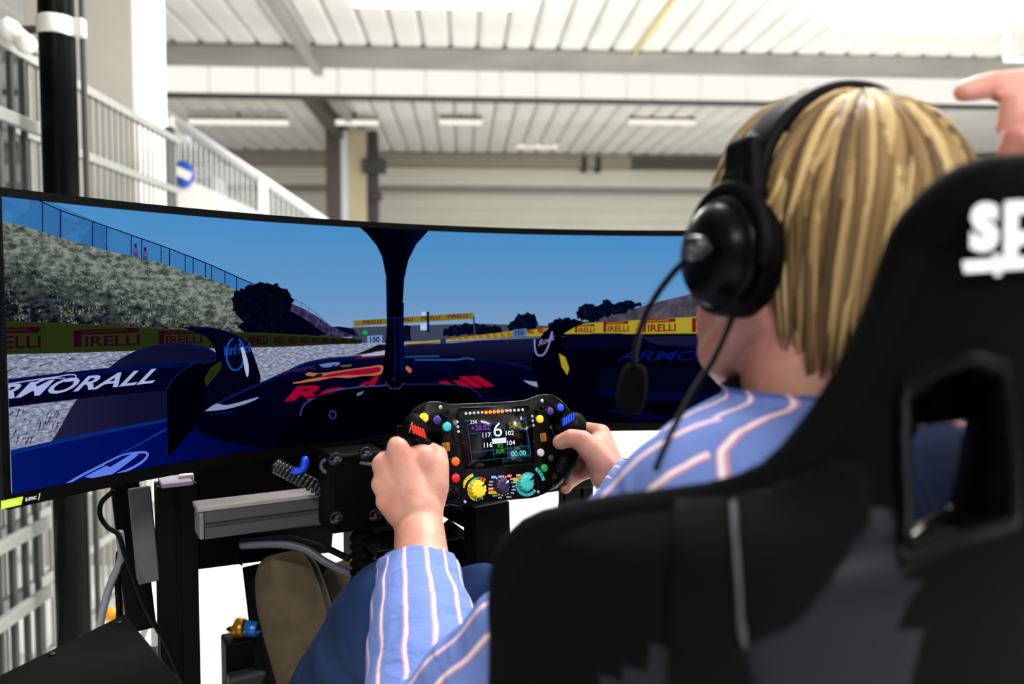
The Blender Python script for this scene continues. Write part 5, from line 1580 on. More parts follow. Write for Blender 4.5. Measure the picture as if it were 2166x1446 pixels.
capsule(q, [hd(-0.016, 0.094, -0.070), hd(0, 0.099, -0.071), hd(0.016, 0.094, -0.070)], [0.005, 0.007, 0.005])
# neck and trunk
capsule(q, [hd(0, -0.015, -0.04), rg(0.016, -0.515, 1.145), rg(0.015, -0.535, 1.075)], [0.060, 0.060, 0.070], 24)
capsule(q, [rg(0.015, -0.54, 1.04), rg(0.015, -0.54, 0.90), rg(0.015, -0.50, 0.70), rg(0.015, -0.42, 0.56)], [0.085, 0.105, 0.100, 0.095], 24, flat=1.0)
capsule(q, [rg(-0.11, -0.515, 1.05), rg(0.015, -0.53, 1.06), rg(0.14, -0.515, 1.05)], [0.050, 0.055, 0.050], 18)
# arms
LS, LE, LWR = rg(-0.103, -0.515, 1.046), W(915, 1560, 0.72), W(886, 1106, 0.960)
RS, RE, RWR = rg(0.133, -0.515, 1.046), rg(0.265, -0.27, 0.82), W(1289, 1003, 1.075)
capsule(q, [LS, LS.lerp(LE, .5), LE, LE.lerp(LWR, .35), LE.lerp(LWR, .75), LWR], [0.048, 0.044, 0.038, 0.041, 0.0325, 0.0300], 22, flat=[1, 1, 1, 1, 0.96, 0.9])
capsule(q, [RS, RS.lerp(RE, .5), RE, RE.lerp(RWR, .35), RE.lerp(RWR, .75), RWR], [0.048, 0.044, 0.038, 0.040, 0.031, 0.027], 22)
# legs under the jeans
LH, LK, LA = rg(-0.075, -0.36, 0.61), W(846, 1290, 0.93), W(672, 1480, 1.20)
RH, RK, RA = rg(0.105, -0.36, 0.61), W(1012, 1300, 1.08), W(790, 1400, 1.36)
for a, b, c in ((LH, LK, LA), (RH, RK, RA)):
    capsule(q, [a, a.lerp(b, .5), b, b.lerp(c, .3), c], [0.072, 0.062, 0.048, 0.046, 0.034], 18)
# left hand closed round the left grip, seen from its back
def px3(*t): return W(*t)
lw = LWR
Lm_ = {'i': (842, 950, .983), 'm': (809, 983, .985), 'r': (807, 1024, .977), 'p': (815, 1061, .966)}
Lp_ = {'i': (838, 940, 1.022), 'm': (812, 972, 1.024), 'r': (812, 1010, 1.014), 'p': (822, 1050, 1.000)}
Ld_ = {'i': (868, 938, 1.042), 'm': (848, 968, 1.046), 'r': (848, 1004, 1.036), 'p': (854, 1043, 1.022)}
Lt_ = {'i': (890, 944, 1.032), 'm': (876, 972, 1.038), 'r': (876, 1006, 1.030), 'p': (878, 1042, 1.016)}
rad = {'i': (.0150, .0115, .0100, .0090), 'm': (.0142, .0115, .0100, .0090), 'r': (.0136, .0110, .0095, .0085), 'p': (.0124, .0098, .0086, .0078)}
for f in 'imrp':
    r = rad[f]
    k = px3(*Lm_[f])
    capsule(q, [lw.lerp(k, .15), lw.lerp(k, .6), k], [0.022, 0.0195, r[0]], 16)
    capsule(q, [k, px3(*Lp_[f]), px3(*Ld_[f]), px3(*Lt_[f])], list(r), 14)
capsule(q, [W(890, 1085, .962), W(862, 1020, .985)], [0.028, 0.026], 18)
capsule(q, [W(868, 1000, .992), W(890, 975, .998)], [0.024, 0.022], 16)
capsule(q, [W(898, 1085, .965), W(918, 1025, .980), W(924, 985, .990)], [0.022, 0.0195, 0.0160], 16)          # ball of the thumb
capsule(q, [W(924, 985, .990), W(926, 962, 1.000), W(912, 953, 1.018), W(898, 950, 1.030)], [0.0160, 0.0130, 0.0115, 0.0095], 14)   # thumb over the grip
for a, b in (((884, 1105, .934), (868, 1000, .964)), ((876, 1105, .936), (840, 1010, .963))):                   # tendons
    capsule(q, [W(*a), W(*b)], [0.0035, 0.0045], 8)
# right hand closed round the right grip, thumb across the front
rw = RWR
Rm_ = {'i': (1271, 917, 1.118), 'm': (1276, 940, 1.135), 'r': (1274, 964, 1.140), 'p': (1266, 988, 1.135)}
Rp_ = {'i': (1240, 908, 1.158), 'm': (1236, 942, 1.172), 'r': (1232, 976, 1.168), 'p': (1228, 1004, 1.158)}
Rd_ = {'i': (1210, 922, 1.165), 'm': (1206, 958, 1.165), 'r': (1202, 996, 1.155), 'p': (1204, 1022, 1.140)}
Rt_ = {'i': (1196, 942, 1.150), 'm': (1190, 978, 1.146), 'r': (1192, 1008, 1.130), 'p': (1196, 1034, 1.118)}
for f in 'imrp':
    r = rad[f]; k = px3(*Rm_[f])
    capsule(q, [rw.lerp(k, .15), rw.lerp(k, .6), k], [0.021, 0.0185, r[0] * .95], 16)
    capsule(q, [k, px3(*Rp_[f]), px3(*Rd_[f]), px3(*Rt_[f])], [r[0] * .95, r[1], r[2], r[3]], 14)
capsule(q, [W(1284, 990, 1.078), W(1262, 950, 1.095)], [0.025, 0.022], 16)
capsule(q, [W(1280, 985, 1.068), W(1248, 948, 1.073), W(1232, 932, 1.078)], [0.019, 0.0170, 0.0150], 16)
capsule(q, [W(1232, 932, 1.078), W(1206, 926, 1.084), W(1184, 935, 1.092)], [0.0150, 0.0130, 0.0108], 14)      # thumb
driver = q.build('person', M_skin, None, fix=False)
bmesh_tmp = driver.data
org = rg(0.015, -0.35, 0.5)
driver.data.transform(Matrix.Translation(-org)); driver.location = org; INV[driver.name] = org
tag(driver, 'blond person in striped blue shirt and headset, seated and gripping the steering wheel', 'person')
rm = driver.modifiers.new('one_body', 'REMESH'); rm.mode = 'VOXEL'; rm.voxel_size = 0.0030; rm.use_smooth_shade = True
smm = driver.modifiers.new('soften', 'SMOOTH'); smm.factor = 0.5; smm.iterations = 5

# eyes
M_eye = mat('eye_white', 'e8e4de', 0.2); M_iris = mat('blue_grey_iris', '4a6478', 0.2)
for s in (-1, 1):
    q = MB(); q.ball(hd(s * 0.031, 0.082, 0.004), 0.0125, 14, 10); q.mi = 1; q.ball(hd(s * 0.031, 0.0915, 0.004), (0.005, 0.004, 0.005), 10, 8, HB)
    q.build('eye', [M_eye, M_iris], driver)

# ---- shirt: blue cotton with white and pink stripes
def shirt_mat():
    m = bpy.data.materials.new('striped_blue_cotton'); m.use_nodes = True; nt = m.node_tree; b = nt.nodes['Principled BSDF']; L = nt.links.new
    uv = nt.nodes.new('ShaderNodeUVMap'); uv.uv_map = 'cloth'
    sp = nt.nodes.new('ShaderNodeSeparateXYZ'); L(uv.outputs[0], sp.inputs[0])
    tc = nt.nodes.new('ShaderNodeTexCoord'); nz = nt.nodes.new('ShaderNodeTexNoise'); nz.inputs['Scale'].default_value = 30
    L(tc.outputs['Object'], nz.inputs['Vector'])
    ad = nt.nodes.new('ShaderNodeMath'); ad.operation = 'MULTIPLY_ADD'; L(nz.outputs['Fac'], ad.inputs[0]); ad.inputs[1].default_value = 0.16; L(sp.outputs['X'], ad.inputs[2])
    fr = nt.nodes.new('ShaderNodeMath'); fr.operation = 'FRACT'; L(ad.outputs[0], fr.inputs[0])
    r = nt.nodes.new('ShaderNodeValToRGB'); r.color_ramp.interpolation = 'CONSTANT'
    el = r.color_ramp.elements
    blue = lin('6a80c0'); white = lin('e9e4ec'); pink = lin('d8929c')
    el[0].position = 0; el[0].color = (*blue, 1)
    el[1].position = 0.74; el[1].color = (*pink, 1)
    for p, c in ((0.81, white), (0.90, pink), (0.935, blue)):
        e = el.new(p); e.color = (*c, 1)
    L(fr.outputs[0], r.inputs['Fac'])
    n = nt.nodes.new('ShaderNodeTexNoise'); n.inputs['Scale'].default_value = 900; n.inputs['Detail'].default_value = 2
    L(tc.outputs['Object'], n.inputs['Vector'])
    mx = nt.nodes.new('ShaderNodeMix'); mx.data_type = 'RGBA'; mx.blend_type = 'MULTIPLY'; mx.inputs['Factor'].default_value = 0.35
    L(r.outputs['Color'], mx.inputs['A']); L(n.outputs['Color'], mx.inputs['B'])
    L(r.outputs['Color'], b.inputs['Base Color'])
    b.inputs['Roughness'].default_value = 0.9; b.inputs['Specular IOR Level'].default_value = 0.15
    bp = nt.nodes.new('ShaderNodeBump'); bp.inputs['Strength'].default_value = 0.15; bp.inputs['Distance'].default_value = 0.001
    L(n.outputs['Fac'], bp.inputs['Height'])
    cr = nt.nodes.new('ShaderNodeTexNoise'); cr.inputs['Scale'].default_value = 1.0; cr.inputs['Detail'].default_value = 3; cr.inputs['Distortion'].default_value = 0.6
    cm = nt.nodes.new('ShaderNodeMapping'); cm.inputs['Scale'].default_value = (0.45, 3.2, 1); L(uv.outputs[0], cm.inputs[0]); L(cm.outputs[0], cr.inputs['Vector'])
    b2 = nt.nodes.new('ShaderNodeBump'); b2.inputs['Strength'].default_value = 0.8; b2.inputs['Distance'].default_value = 0.012
    L(cr.outputs['Fac'], b2.inputs['Height']); L(b2.outputs['Normal'], bp.inputs['Normal']); L(bp.outputs['Normal'], b.inputs['Normal'])
    return m
M_shirt = shirt_mat()
def cloth_tube(q, pts, radii, n, stripes, folds, seed, flat=1.0, up=None, u0=0.0, ends=(False, False)):
    """a sleeve: tube with creases, uv = (stripe number, length)"""
    uvl = q.bm.loops.layers.uv.get('cloth') or q.bm.loops.layers.uv.new('cloth')
    pts = [Vector(p) for p in pts]; m = len(pts)
    u = Vector(up) if up is not None else Vector((0, 0, 1))
    rows = []; lens = [0.0]
    for i in range(1, m): lens.append(lens[-1] + (pts[i] - pts[i - 1]).length)
    for i in range(m):
        t = (pts[min(i + 1, m - 1)] - pts[max(i - 1, 0)]).normalized()
        u = (u - t * u.dot(t)).normalized(); w = t.cross(u)
        ring = []
        for j in range(n):
            a = 2 * math.pi * j / n
            rr = radii[i]
            f = mnoise.noise(Vector((lens[i] * 22 + 1.5 * math.cos(a) + seed, math.sin(a) * 1.2 + seed, math.cos(a) * 1.2))) * folds
            f += 0.6 * folds * math.sin(lens[i] * 95 + 2.2 * math.cos(a + seed) + seed) * (0.4 + 0.6 * abs(math.sin(a * .5 + seed)))
            rr *= 1 + f
            ring.append(pts[i] + u * math.cos(a) * rr * flat + w * math.sin(a) * rr)
        rows.append(q.verts(ring))
    for i in range(m - 1):
        for j in range(n):
            k = (j + 1) % n
            f = q.face([rows[i][j], rows[i][k], rows[i + 1][k], rows[i + 1][j]])
            if f:
                us = [j, j + 1, j + 1, j]; vs = [lens[i], lens[i], lens[i + 1], lens[i + 1]]
                for l, a, b in zip(f.loops, us, vs): l[uvl].uv = (u0 + a / n * stripes, b * 10)
    for e, r in ((ends[0], rows[0]), (ends[1], rows[-1])):
        if e:
            c = sum((v.co for v in r), Vector()) / n
            v = q.bm.verts.new(c)
            for j in range(n): q.face([r[j], r[(j + 1) % n], v])
    return rows
def path_radii(keys, step=0.006):
    """keys = [(point, radius)...] -> evenly sampled path and radii"""
    P = smooth_path([k[0] for k in keys], 10); R = []
    n = len(keys) - 1
    for i in range(len(P)):
        t = i / 10; k = min(int(t), n - 1); f = t - k; f = f * f * (3 - 2 * f)
        R.append(keys[k][1] * (1 - f) + keys[k + 1][1] * f)
    out, ro = [P[0]], [R[0]]
    acc = 0
    for i in range(1, len(P)):
        d = (P[i] - out[-1]).length
        while d >= step:
            t = step / d; p = out[-1].lerp(P[i], t); r = ro[-1] + (R[i] - ro[-1]) * t
            out.append(p); ro.append(r); d = (P[i] - out[-1]).length
    return out, ro
q = MB()
tors = [(0.53, -0.40, .150, .105), (0.62, -0.455, .155, .110), (0.75, -0.505, .165, .115), (0.88, -0.535, .178, .118), (0.97, -0.545, .184, .112), (1.040, -0.535, .170, .104), (1.078, -0.525, .164, .096), (1.100, -0.520, .152, .088), (1.110, -0.517, .130, .082), (1.117, -0.515, .104, .077), (1.121, -0.513, .085, .074), (1.124, -0.512, .0745, .071), (1.128, -0.511, .0715, .070), (1.132, -0.511, .073, .072)]
tz = []
for i in range(len(tors) - 1):
    for k in range(4):
        f = k / 4; tz.append(tuple(a + (b - a) * f for a, b in zip(tors[i], tors[i + 1])))
tz.append(tors[-1])
uvl = q.bm.loops.layers.uv.new('cloth')
NT = 48; prev = None
for i, (z, y, rx_, ry_) in enumerate(tz):
    ring = []
    for j in range(NT):
        a = 2 * math.pi * j / NT
        f = 1 + 0.018 * mnoise.noise(Vector((math.cos(a) * 3, math.sin(a) * 3, z * 14)))
        ring.append(rg(0.015 + rx_ * f * math.cos(a), y + ry_ * f * math.sin(a), z ))
    cur = q.verts(ring)
    if prev:
        for j in range(NT):
            k = (j + 1) % NT
            fc = q.face([prev[j], prev[k], cur[k], cur[j]])
            for l in fc.loops:
                p = unrg(l.vert.co)
                l[uvl].uv = ((p.y - 0.6 * (p.z - 1.145 + 0.22 * abs(p.x - 0.015))) / 0.031 + 0.3, p.x * 10)
    prev = cur
# left sleeve down to the rolled cuff
LC = W(880, 1176, 0.940)
keys = [(rg(-0.05, -0.520, 1.052), 0.055), (rg(-0.09, -0.515, 1.052), 0.062), (LS + RX * -0.006, 0.063), (LS.lerp(LE, .35), 0.063), (LS.lerp(LE, .72), 0.060), (LE, 0.060), (LE.lerp(LC, .45), 0.058), (LE.lerp(LC, .85), 0.048), (LC, 0.043)]
P_, R_ = path_radii(keys)
rows = cloth_tube(q, P_[:-5], R_[:-5], 48, 13, 0.05, 1.3, up=UP)
# rolled cuff
t = ((P_[-1] - P_[-4]).normalized() + UP * 1.3).normalized()
cuff = [(P_[-1] - t * 0.034, 0.0460), (P_[-1] - t * 0.024, 0.0490), (P_[-1] - t * 0.006, 0.0485), (P_[-1] + t * 0.008, 0.0455), (P_[-1] + t * 0.010, 0.0420), (P_[-1] + t * 0.004, 0.036), (P_[-1] - t * 0.02, 0.033)]
cloth_tube(q, [c[0] for c in cuff], [c[1] for c in cuff], 40, 1.0, 0.006, 2.0, up=UP, u0=0.05)
# right sleeve
RC = W(1272, 1024, 1.060)
keys = [(rg(0.08, -0.520, 1.052), 0.055), (rg(0.12, -0.515, 1.052), 0.062), (RS + RX * 0.006, 0.063), (RS.lerp(RE, .35), 0.063), (RS.lerp(RE, .72), 0.060), (RE, 0.060), (RE.lerp(RC, .45), 0.056), (RE.lerp(RC, .85), 0.048), (RC, 0.043)]
P_, R_ = path_radii(keys)
cloth_tube(q, P_, R_, 48, 13, 0.05, 4.1, up=UP, ends=(False, True))
shirt = q.build('shirt', M_shirt, driver, fix=True)
sb = shirt.modifiers.new('smooth', 'SUBSURF'); sb.levels = 1; sb.render_levels = 1

# ---- jeans
M_jean = mat('blue_denim', '1c3054', 0.9, noise=0.35, scale=14, bump=0.5, bscale=420, spec=0.1)
q = MB()
for side, (a, b, c) in enumerate(((LH, LK, LA), (RH, RK, RA))):
    keys = [(a, 0.092), (a.lerp(b, .45), 0.082), (b + (a - b).normalized() * 0.03, 0.072), (b + (c - b).normalized() * 0.03, 0.068), (b.lerp(c, .5), 0.060), (c, 0.052)]
    P_, R_ = path_radii(keys, 0.008)
    cloth_tube(q, P_, R_, 36, 1, 0.035, 7.0 + side * 2, up=UP, ends=(True, True))
capsule(q, [rg(-0.08, -0.38, 0.60), rg(0.11, -0.38, 0.60)], [0.10, 0.10], 24)
q.build('jeans', M_jean, driver)
# seam and stitched pocket corner on the left knee
M_seam = mat('denim_seam', '1c3560', 0.9)

# ---- tan suede shoes
M_suede = mat('tan_suede', '4e4435', 0.95, noise=0.2, scale=30, bump=0.3, bscale=300, spec=0.08)
M_sole = mat('shoe_sole', '332d24', 0.9)
def shoe(keys, name, side):
    """keys = (pixel x, y, depth, half width, half thickness) from ankle to toe"""
    q = MB()
    K = [(W(a, b, d), w, t) for a, b, d, w, t in keys]
    P = smooth_path([k[0] for k in K], 6); n = len(K) - 1
    rings = []; sole = []
    for i, p in enumerate(P):
        tt = i / 6; k = min(int(tt), n - 1); f = tt - k
        w = K[k][1] * (1 - f) + K[k + 1][1] * f; th = K[k][2] * (1 - f) + K[k + 1][2] * f
        t = (P[min(i + 1, len(P) - 1)] - P[max(i - 1, 0)]).normalized()
        sx = HR - t * HR.dot(t); sx.normalize(); nz_ = sx.cross(t).normalized()
        if nz_.dot(CPOS - p) < 0: nz_ = -nz_
        ring = []
        for j in range(24):
            a = 2 * math.pi * j / 24
            x = math.cos(a) * w; y = math.sin(a) * th
            y += (0.011 * math.exp(-((x / w + 0.05) / 0.35) ** 2) if y > 0 else 0) * side      # instep ridge
            ring.append(p + sx * x + nz_ * y)
        rings.append(ring)
        sole.append([p + sx * (w * 1.06 * cx) + nz_ * (-th * 0.70 - yy) for cx, yy in ((-1, 0), (1, 0), (1, 0.014), (-1, 0.014))])
    q.loft(rings)
    o = q.build(name, M_suede, driver)
    q = MB(); q.loft(sole); so_ = q.build('sole', M_sole, o, bevel=0.003)
    return o
shoe([(660, 1490, 1.235, .040, .045), (648, 1420, 1.245, .0475, .044), (630, 1340, 1.262, .0515, .038), (612, 1270, 1.278, .0520, .032), (600, 1215, 1.290, .0470, .027), (594, 1182, 1.296, .036, .022), (592, 1170, 1.298, .018, .012)], 'shoe', 1)
shoe([(800, 1420, 1.36, .038, .040), (775, 1340, 1.375, .045, .040), (748, 1270, 1.39, .048, .034), (728, 1225, 1.40, .044, .028), (716, 1200, 1.405, .032, .022), (712, 1190, 1.407, .016, .012)], 'shoe', 1)

# ---- hair
def hair_mat():
    m = bpy.data.materials.new('blond_hair'); m.use_nodes = True; nt = m.node_tree; b = nt.nodes['Principled BSDF']; L = nt.links.new
    g = nt.nodes.new('ShaderNodeNewGeometry')
    r = nt.nodes.new('ShaderNodeValToRGB'); el = r.color_ramp.elements
    el[0].position = 0.0; el[0].color = (*lin('523e28'), 1); el[1].position = 1.0; el[1].color = (*lin('ceb27c'), 1)
    for p, c in ((0.35, '856840'), (0.7, 'ad8f5c')):
        e = el.new(p); e.color = (*lin(c), 1)
    L(g.outputs['Random Per Island'], r.inputs['Fac']); L(r.outputs['Color'], b.inputs['Base Color'])
    b.inputs['Roughness'].default_value = 0.6; b.inputs['Specular IOR Level'].default_value = 0.3
    return m
M_hair = hair_mat()
EC = Vector((0, -0.014, 0.012)); ER = Vector((0.085, 0.104, 0.092))
crown = Vector((0.0, -0.32, 1.0)).normalized()
cx1 = Vector((1, 0, 0)); cy1 = crown.cross(cx1).normalized()          # points roughly to the front... (crown x right)
if cy1.y < 0: cy1 = -cy1
def hair_point(phi, th, lift):
    """phi round the crown (0 = forward), th = angle down from the crown"""
    d = crown * math.cos(th) + (cy1 * math.cos(phi) + cx1 * math.sin(phi)) * math.sin(th)
    v = Vector((EC.x + ER.x * lift * d.x, EC.y + ER.y * lift * d.y, EC.z + ER.z * lift * d.z))
    low = EC.z - 0.012
    if v.z < low:                     # below the widest part the hair hangs down and in
        k = low - v.z
        hd_ = Vector((d.x, d.y, 0)); 
        if hd_.length > 1e-4: hd_.normalize()
        e = Vector((EC.x + ER.x * lift * hd_.x * 0.98, EC.y + ER.y * lift * hd_.y * 0.98, low))
        v = e + Vector((-hd_.x * 0.62, -hd_.y * 0.80, -2.2)) * k
    return v
def th_end(phi):
    a = abs((phi + math.pi) % (2 * math.pi) - math.pi)      # 0 front, pi back
    return math.radians(np.interp(a, [0, .6, 1.1, 1.6, 2.1, math.pi], [78, 84, 96, 110, 128, 140]))
q = MB()
rh = random.Random(3)
NL = 820
for i in range(NL):
    phi = rh.uniform(-math.pi, math.pi)
    lay = rh.random()
    lift = 0.955 + 0.085 * lay
    te = th_end(phi) * rh.uniform(0.72 if lay > .6 else 0.86, 1.02)
    t0 = rh.uniform(0.02, 0.55 if rh.random() < .5 else 0.2)
    w = rh.uniform(0.0028, 0.0068); th_ = w * 0.42
    wave = rh.uniform(-0.16, 0.16); ph = rh.uniform(0, 6.28); flip = rh.uniform(-0.02, 0.05)
    pts, rr = [], []
    n = 13
    for k in range(n):
        t = k / (n - 1)
        th = t0 + (te - t0) * t
        pp = phi + wave * math.sin(t * 3.0 + ph) * t + 0.10 * math.sin(ph) * (1 - t)
        l = lift + 0.012 * math.sin(t * 5 + ph) + flip * t ** 3 + 0.13 * math.exp(-(phi / 0.7) ** 2) * math.sin(math.pi * min(1, t * 0.9))
        v = hair_point(pp, th, l)
        pts.append(hd(*v)); rr.append(max(0.0006, w * (0.35 + 0.65 * math.sin(min(1, t * 2.2 + .12) * math.pi / 2)) * (1 - 0.9 * max(0, (t - .45) / .55) ** 1.4)))
    nrm = (pts[n // 2] - HC).normalized()
    q.tube(pts, rr, 6, flat=0.5, up=nrm)
# cap below the locks
NPp, NTt = 40, 16
rowsh = []
for k in range(NTt + 1):
    ring = []
    for j in range(NPp):
        phi = -math.pi + 2 * math.pi * j / NPp
        ring.append(hd(*hair_point(phi, 0.01 + (th_end(phi) * 0.93) * k / NTt, 0.945)))
    rowsh.append(ring)
q.loft(rowsh, cap0=True, cap1=False)
hair = q.build('hair', M_hair, driver, fix=False)

# ================================================================== HEADSET
M_hs = mat('matte_black_headset', '111114', 0.5)
M_hsg = mat('satin_black_cup', '0f0f12', 0.28, spec=0.5)
M_pad = mat('black_leatherette', '0c0c0e', 0.6)
head_loc = hd(0, 0, 0.115)
hs_ = root('headset', head_loc, 'black over-ear headset with boom microphone worn by the blond driver', 'headset')
CUPC = hd(-0.096, -0.018, -0.021)
KC = 0.84
ca = (-hx + hf * 0.04 + hu * 0.05).normalized()             # the left cup looks outwards
cz_ = (hu - ca * hu.dot(ca)).normalized(); cy_ax = cz_.cross(ca).normalized()
def cup(center, ax, zz, yy, parent):
    def ring(h, r, k=1.12):
        return [center + ax * h + yy * (math.cos(a) * r * KC) + zz * (math.sin(a) * r * k * KC) for a in [2 * math.pi * i / 36 for i in range(36)]]
    q = MB(); q.loft([ring(-0.012, .034), ring(-0.012, .043), ring(-0.006, .0475), ring(0.004, .048), ring(0.010, .045)]); q.build('ear_cushion', M_pad, parent)
    q = MB(); q.loft([ring(0.008, .0455), ring(0.012, .0475), ring(0.018, .0465), ring(0.020, .0425), ring(0.021, .0405), ring(0.027, .0385), ring(0.0335, .031), ring(0.037, .020), ring(0.038, .008)]); q.build('ear_cup', M_hsg, parent)
    q = MB(); q.tube([center + ax * 0.0205 + yy * (math.cos(a) * .0420 * KC) + zz * (math.sin(a) * .0420 * 1.12 * KC) for a in [2 * math.pi * i / 36 for i in range(36)]], 0.0012, 6, loop=True); q.build('cup_ring', M_hs, parent)
    # yoke over the upper half of the cup
    pts = [center + ax * 0.012 + yy * (math.cos(a) * .053 * KC) + zz * (math.sin(a) * .059 * KC) for a in [math.radians(-8 + 196 * i / 24) for i in range(25)]]
    q = MB(); q.tube(pts, 0.0062, 10, flat=1.0, round_ends=True); q.build('yoke', M_hs, parent)
cup(CUPC, ca, cz_, cy_ax, hs_)
ca2 = (hx - hf * 0.10 + hu * 0.05).normalized(); z2 = (hu - ca2 * hu.dot(ca2)).normalized()
cup(hd(0.096, -0.018, -0.021), ca2, z2, z2.cross(ca2).normalized(), hs_)
# headband over the crown
def band(width, r_x, r_z, th, name, m, a0=0, a1=180, dy=0.0):
    q = MB(); rings = []
    N = 40
    for i in range(N + 1):
        a = math.radians(a0 + (a1 - a0) * i / N)
        lean = -0.030 + dy
        c = Vector((-r_x * math.cos(a), lean, 0.022 + r_z * math.sin(a)))
        nrm = Vector((-math.cos(a), 0, math.sin(a)))
        w = width / 2 * (0.72 + 0.28 * math.sin(a))
        ring = []
        for k in range(14):
            b = 2 * math.pi * k / 14
            sx = math.copysign(abs(math.cos(b)) ** 0.6, math.cos(b)); sy = math.copysign(abs(math.sin(b)) ** 0.6, math.sin(b))
            v = c + Vector((0, 1, 0)) * (w * sx) + nrm * (th * sy)
            ring.append(hd(v.x, v.y, v.z))
        rings.append(ring)
    q.loft(rings); return q.build(name, m, hs_)
band(0.042, 0.094, 0.084, 0.006, 'headband', M_hs, 2, 178)
band(0.037, 0.089, 0.079, 0.005, 'headband_pad', M_pad, 35, 145)
for s in (-1, 1):
    q = MB(); q.box(hd(s * 0.097, -0.028, 0.040), (0.017, 0.040, 0.050), HB, taper=0.8); q.build('slider_block', M_hs, hs_, bevel=0.008, seg=4)
    q = MB(); q.box(hd(s * 0.102, -0.024, 0.026), (0.012, 0.024, 0.030), HB); q.build('fork_joint', M_hs, hs_, bevel=0.004)
# thin lead from the band to the cup
q = MB(); q.tube(smooth_path([W(1634, 338, .592), W(1645, 362, .592), W(1668, 374, .595), W(1688, 371, .60)], 5), 0.0014, 8, round_ends=True); q.build('band_lead', M_hs, hs_)
# boom microphone
piv = CUPC + ca * 0.034 + (-cz_) * -0.004 - cy_ax * 0
pv = W(1490, 525, 0.548)
q = MB(); q.cyl(pv, pv + ca * 0.012, 0.0085, n=18, bev=0.002); q.build('boom_pivot', mat('grey_black_pivot', '2a2a2e', 0.3), hs_)
bp_ = [pv + ca * 0.008, W(1464, 540, .545), W(1430, 570, .555), W(1390, 622, .575), W(1360, 680, .60), W(1344, 735, .63), W(1340, 785, .65)]
q = MB(); q.tube(smooth_path(bp_[:2], 6), 0.0042, 10, round_ends=True); q.build('boom_sleeve', mat('light_edge_plastic', '4a4a4e', 0.3), hs_)
q = MB(); q.tube(smooth_path(bp_[1:], 6), 0.0024, 10, round_ends=True); q.build('microphone_boom', M_hs, hs_)
fc_ = W(1337, 822, 0.655); fu = (W(1328, 870, .655) - W(1342, 775, .655)).normalized()
q = MB(); fx = fu.orthogonal().normalized(); fy_ = fu.cross(fx)
rings = []
for i in range(13):
    t = i / 12; a = math.pi * t; rr = 0.0125 * (math.sin(a) ** 0.45 if 0 < t < 1 else 0.02) * (0.86 + 0.2 * t)
    rings.append([fc_ + fu * (-0.021 * math.cos(a)) + (fx * math.cos(b) + fy_ * math.sin(b)) * rr for b in [2 * math.pi * k / 20 for k in range(20)]])
q.loft(rings); q.build('foam_windscreen', mat('black_foam', '17150f', 0.95, bump=0.8, bscale=900), hs_)
# lead from the left cup over the shoulder
q = MB(); q.tube(smooth_path([W(1556, 640, .553), W(1550, 668, .553), W(1532, 712, .552), W(1508, 762, .545), W(1468, 826, .530), W(1432, 890, .512), W(1404, 950, .496), W(1388, 990, .488)], 6), 0.0022, 8, round_ends=True); q.build('headset_lead', M_hs, hs_)

# ================================================================== PERSON POINTING, OUT OF FRAME ON THE RIGHT
bx0 = HR * 0.98 + HF * 0.80
def by_(r, f, z): return bx0 + HR * r + HF * f + UP * z
M_skin2 = skin_mat('pink_skin', 'd49a8c', 'c88478')
q = MB()
tip, pip, mcp = W(2040, 194, .570), W(2094, 181, .578), W(2168, 176, .590)
wrist = W(2330, 205, .640); elbow = W(2720, 420, .74); sh = by_(-0.20, 0.0, 1.40)
elbow = sh.lerp(wrist, .52) + UP * -0.13
capsule(q, [tip, W(2062, 188, .573), pip, mcp], [0.0080, 0.0092, 0.0098, 0.0110], 14)
capsule(q, [W(2190, 205, .585), W(2142, 224, .568), W(2134, 268, .566), W(2160, 286, .575)], [0.0112, 0.0098, 0.0092, 0.0082], 14)
capsule(q, [W(2205, 246, .592), W(2158, 270, .580), W(2150, 312, .577), W(2180, 318, .580)], [0.0112, 0.0098, 0.0090, 0.0080], 14)
capsule(q, [W(2215, 290, .597), W(2172, 318, .585), W(2166, 352, .582), W(2190, 345, .585)], [0.0105, 0.0095, 0.0088, 0.0078], 14)
capsule(q, [W(2270, 240, .590), W(2200, 262, .560), W(2150, 300, .556), W(2136, 330, .560)], [0.016, 0.0135, 0.0118, 0.0095], 14)
for k in ((2168, 180, .590), (2190, 208, .587), (2205, 242, .592), (2216, 276, .596)):
    capsule(q, [wrist, W(2270, 230, .61), W(*k)], [0.022, 0.021, 0.0125], 14)
capsule(q, [wrist, elbow.lerp(wrist, .4), elbow, sh], [0.027, 0.036, 0.042, 0.055], 18)
osh = by_(0.20, 0.0, 1.40)
capsule(q, [sh, by_(0, 0, 1.42), osh], [0.06, 0.065, 0.06], 18)
capsule(q, [by_(0, 0.0, 1.36), by_(0, 0, 1.15), by_(0, 0, 0.95)], [0.13, 0.125, 0.125], 24)
capsule(q, [osh, by_(0.25, 0, 1.12), by_(0.24, 0.04, 0.88)], [0.052, 0.042, 0.03], 18)
capsule(q, [by_(0.24, 0.04, 0.86), by_(0.24, 0.06, 0.78)], [0.035, 0.025], 14)
for k in range(4): capsule(q, [by_(0.24, 0.03 + 0.02 * k, 0.80), by_(0.235, 0.03 + 0.021 * k, 0.715 - (0.01 if k in (1, 2) else 0))], [0.010, 0.0085], 10)
capsule(q, [by_(0.24, 0.02, 0.84), by_(0.225, 0.0, 0.77)], [0.012, 0.010], 10)
for s in (-1, 1):
    capsule(q, [by_(s * 0.09, 0, 0.90), by_(s * 0.095, 0.01, 0.48), by_(s * 0.10, 0, 0.08)], [0.085, 0.058, 0.042], 18)
    capsule(q, [by_(s * 0.10, -0.02, 0.045), by_(s * 0.11, 0.14, 0.035)], [0.04, 0.034], 14)
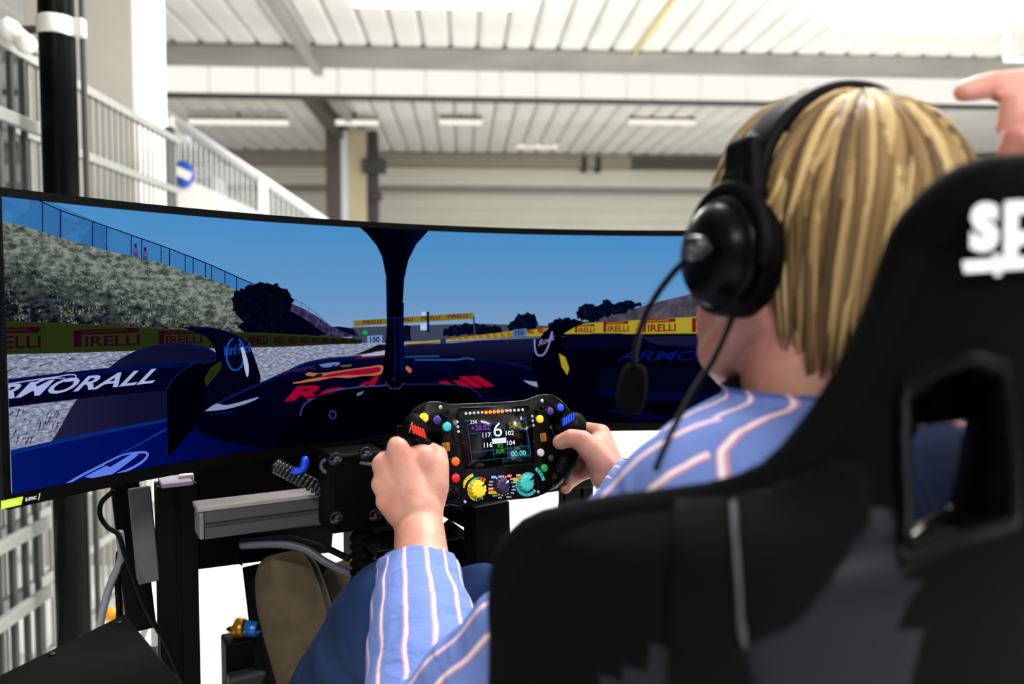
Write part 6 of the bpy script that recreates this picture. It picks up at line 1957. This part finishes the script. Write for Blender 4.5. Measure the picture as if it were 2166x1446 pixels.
capsule(q, [by_(0, 0, 1.42), by_(0, 0.01, 1.55)], [0.058, 0.056], 18)
q.ball(by_(0, 0.01, 1.67), (0.078, 0.098, 0.112), 24, 16); q.ball(by_(-0.01, 0.06, 1.60), (0.055, 0.055, 0.06), 18, 12)
q.ball(by_(-0.005, 0.115, 1.645), (0.012, 0.018, 0.018), 10, 8)
for s in (-1, 1): q.ball(by_(s * 0.08, 0.0, 1.65), (0.009, 0.02, 0.03), 12, 8)
capsule(q, [by_(-0.02, 0.103, 1.605), by_(0.02, 0.103, 1.605)], [0.006, 0.006], 8)
by = q.build('person', M_skin2, None, fix=False)
bo = by_(0, 0, 0); by.data.transform(Matrix.Translation(-bo)); by.location = bo; INV[by.name] = bo
tag(by, 'person at the right edge pointing with one bare hand past the seat', 'person')
r_ = by.modifiers.new('one_body', 'REMESH'); r_.mode = 'VOXEL'; r_.voxel_size = 0.0030; r_.use_smooth_shade = True
r_ = by.modifiers.new('soften', 'SMOOTH'); r_.factor = 0.5; r_.iterations = 4
q = MB()
for s in (-1, 1): q.ball(by_(s * 0.03, 0.098, 1.665), 0.011, 10, 8)
q.build('eyes', M_eye, by)
M_pol = mat('navy_polo', '1c2740', 0.9); M_tr = mat('grey_trousers', '4a4c50', 0.9)
q = MB(); uv_ = q.bm.loops.layers.uv.new('cloth')
cloth_tube(q, [by_(0, 0, z) for z in (0.93, 1.05, 1.18, 1.30, 1.38, 1.43, 1.47)], [0.16, 0.155, 0.165, 0.175, 0.165, 0.12, 0.075], 36, 1, 0.01, 3, up=HR, ends=(True, False))
for a, b in ((sh, elbow), (osh, by_(0.25, 0, 1.12))):
    cloth_tube(q, [a.lerp(b, t) for t in (-.15, 0.0, .3, .6, .8)], [0.075, 0.074, 0.066, 0.064, 0.064], 24, 1, 0.02, 5, up=HF, ends=(True, True))
q.build('polo_shirt', M_pol, by)
q = MB(); uv_ = q.bm.loops.layers.uv.new('cloth')
for s in (-1, 1):
    cloth_tube(q, [by_(s * 0.085, 0, z) for z in (0.98, 0.85, 0.7, 0.5, 0.3, 0.10)], [0.115, 0.11, 0.095, 0.085, 0.078, 0.074], 28, 1, 0.02, 8 + s, up=HR, ends=(True, True))
q.build('trousers', M_tr, by)
for s in (-1, 1):
    q = MB(); q.ball(by_(s * 0.105, 0.05, 0.042), (0.052, 0.145, 0.042), 18, 10, basis(HR, HF, UP)); q.build('shoe', M_blk, by)
q = MB(); q.ball(by_(0, -0.008, 1.70), (0.086, 0.104, 0.100), 24, 16); q.build('hair', mat('brown_hair', '3a2a1c', 0.6), by)
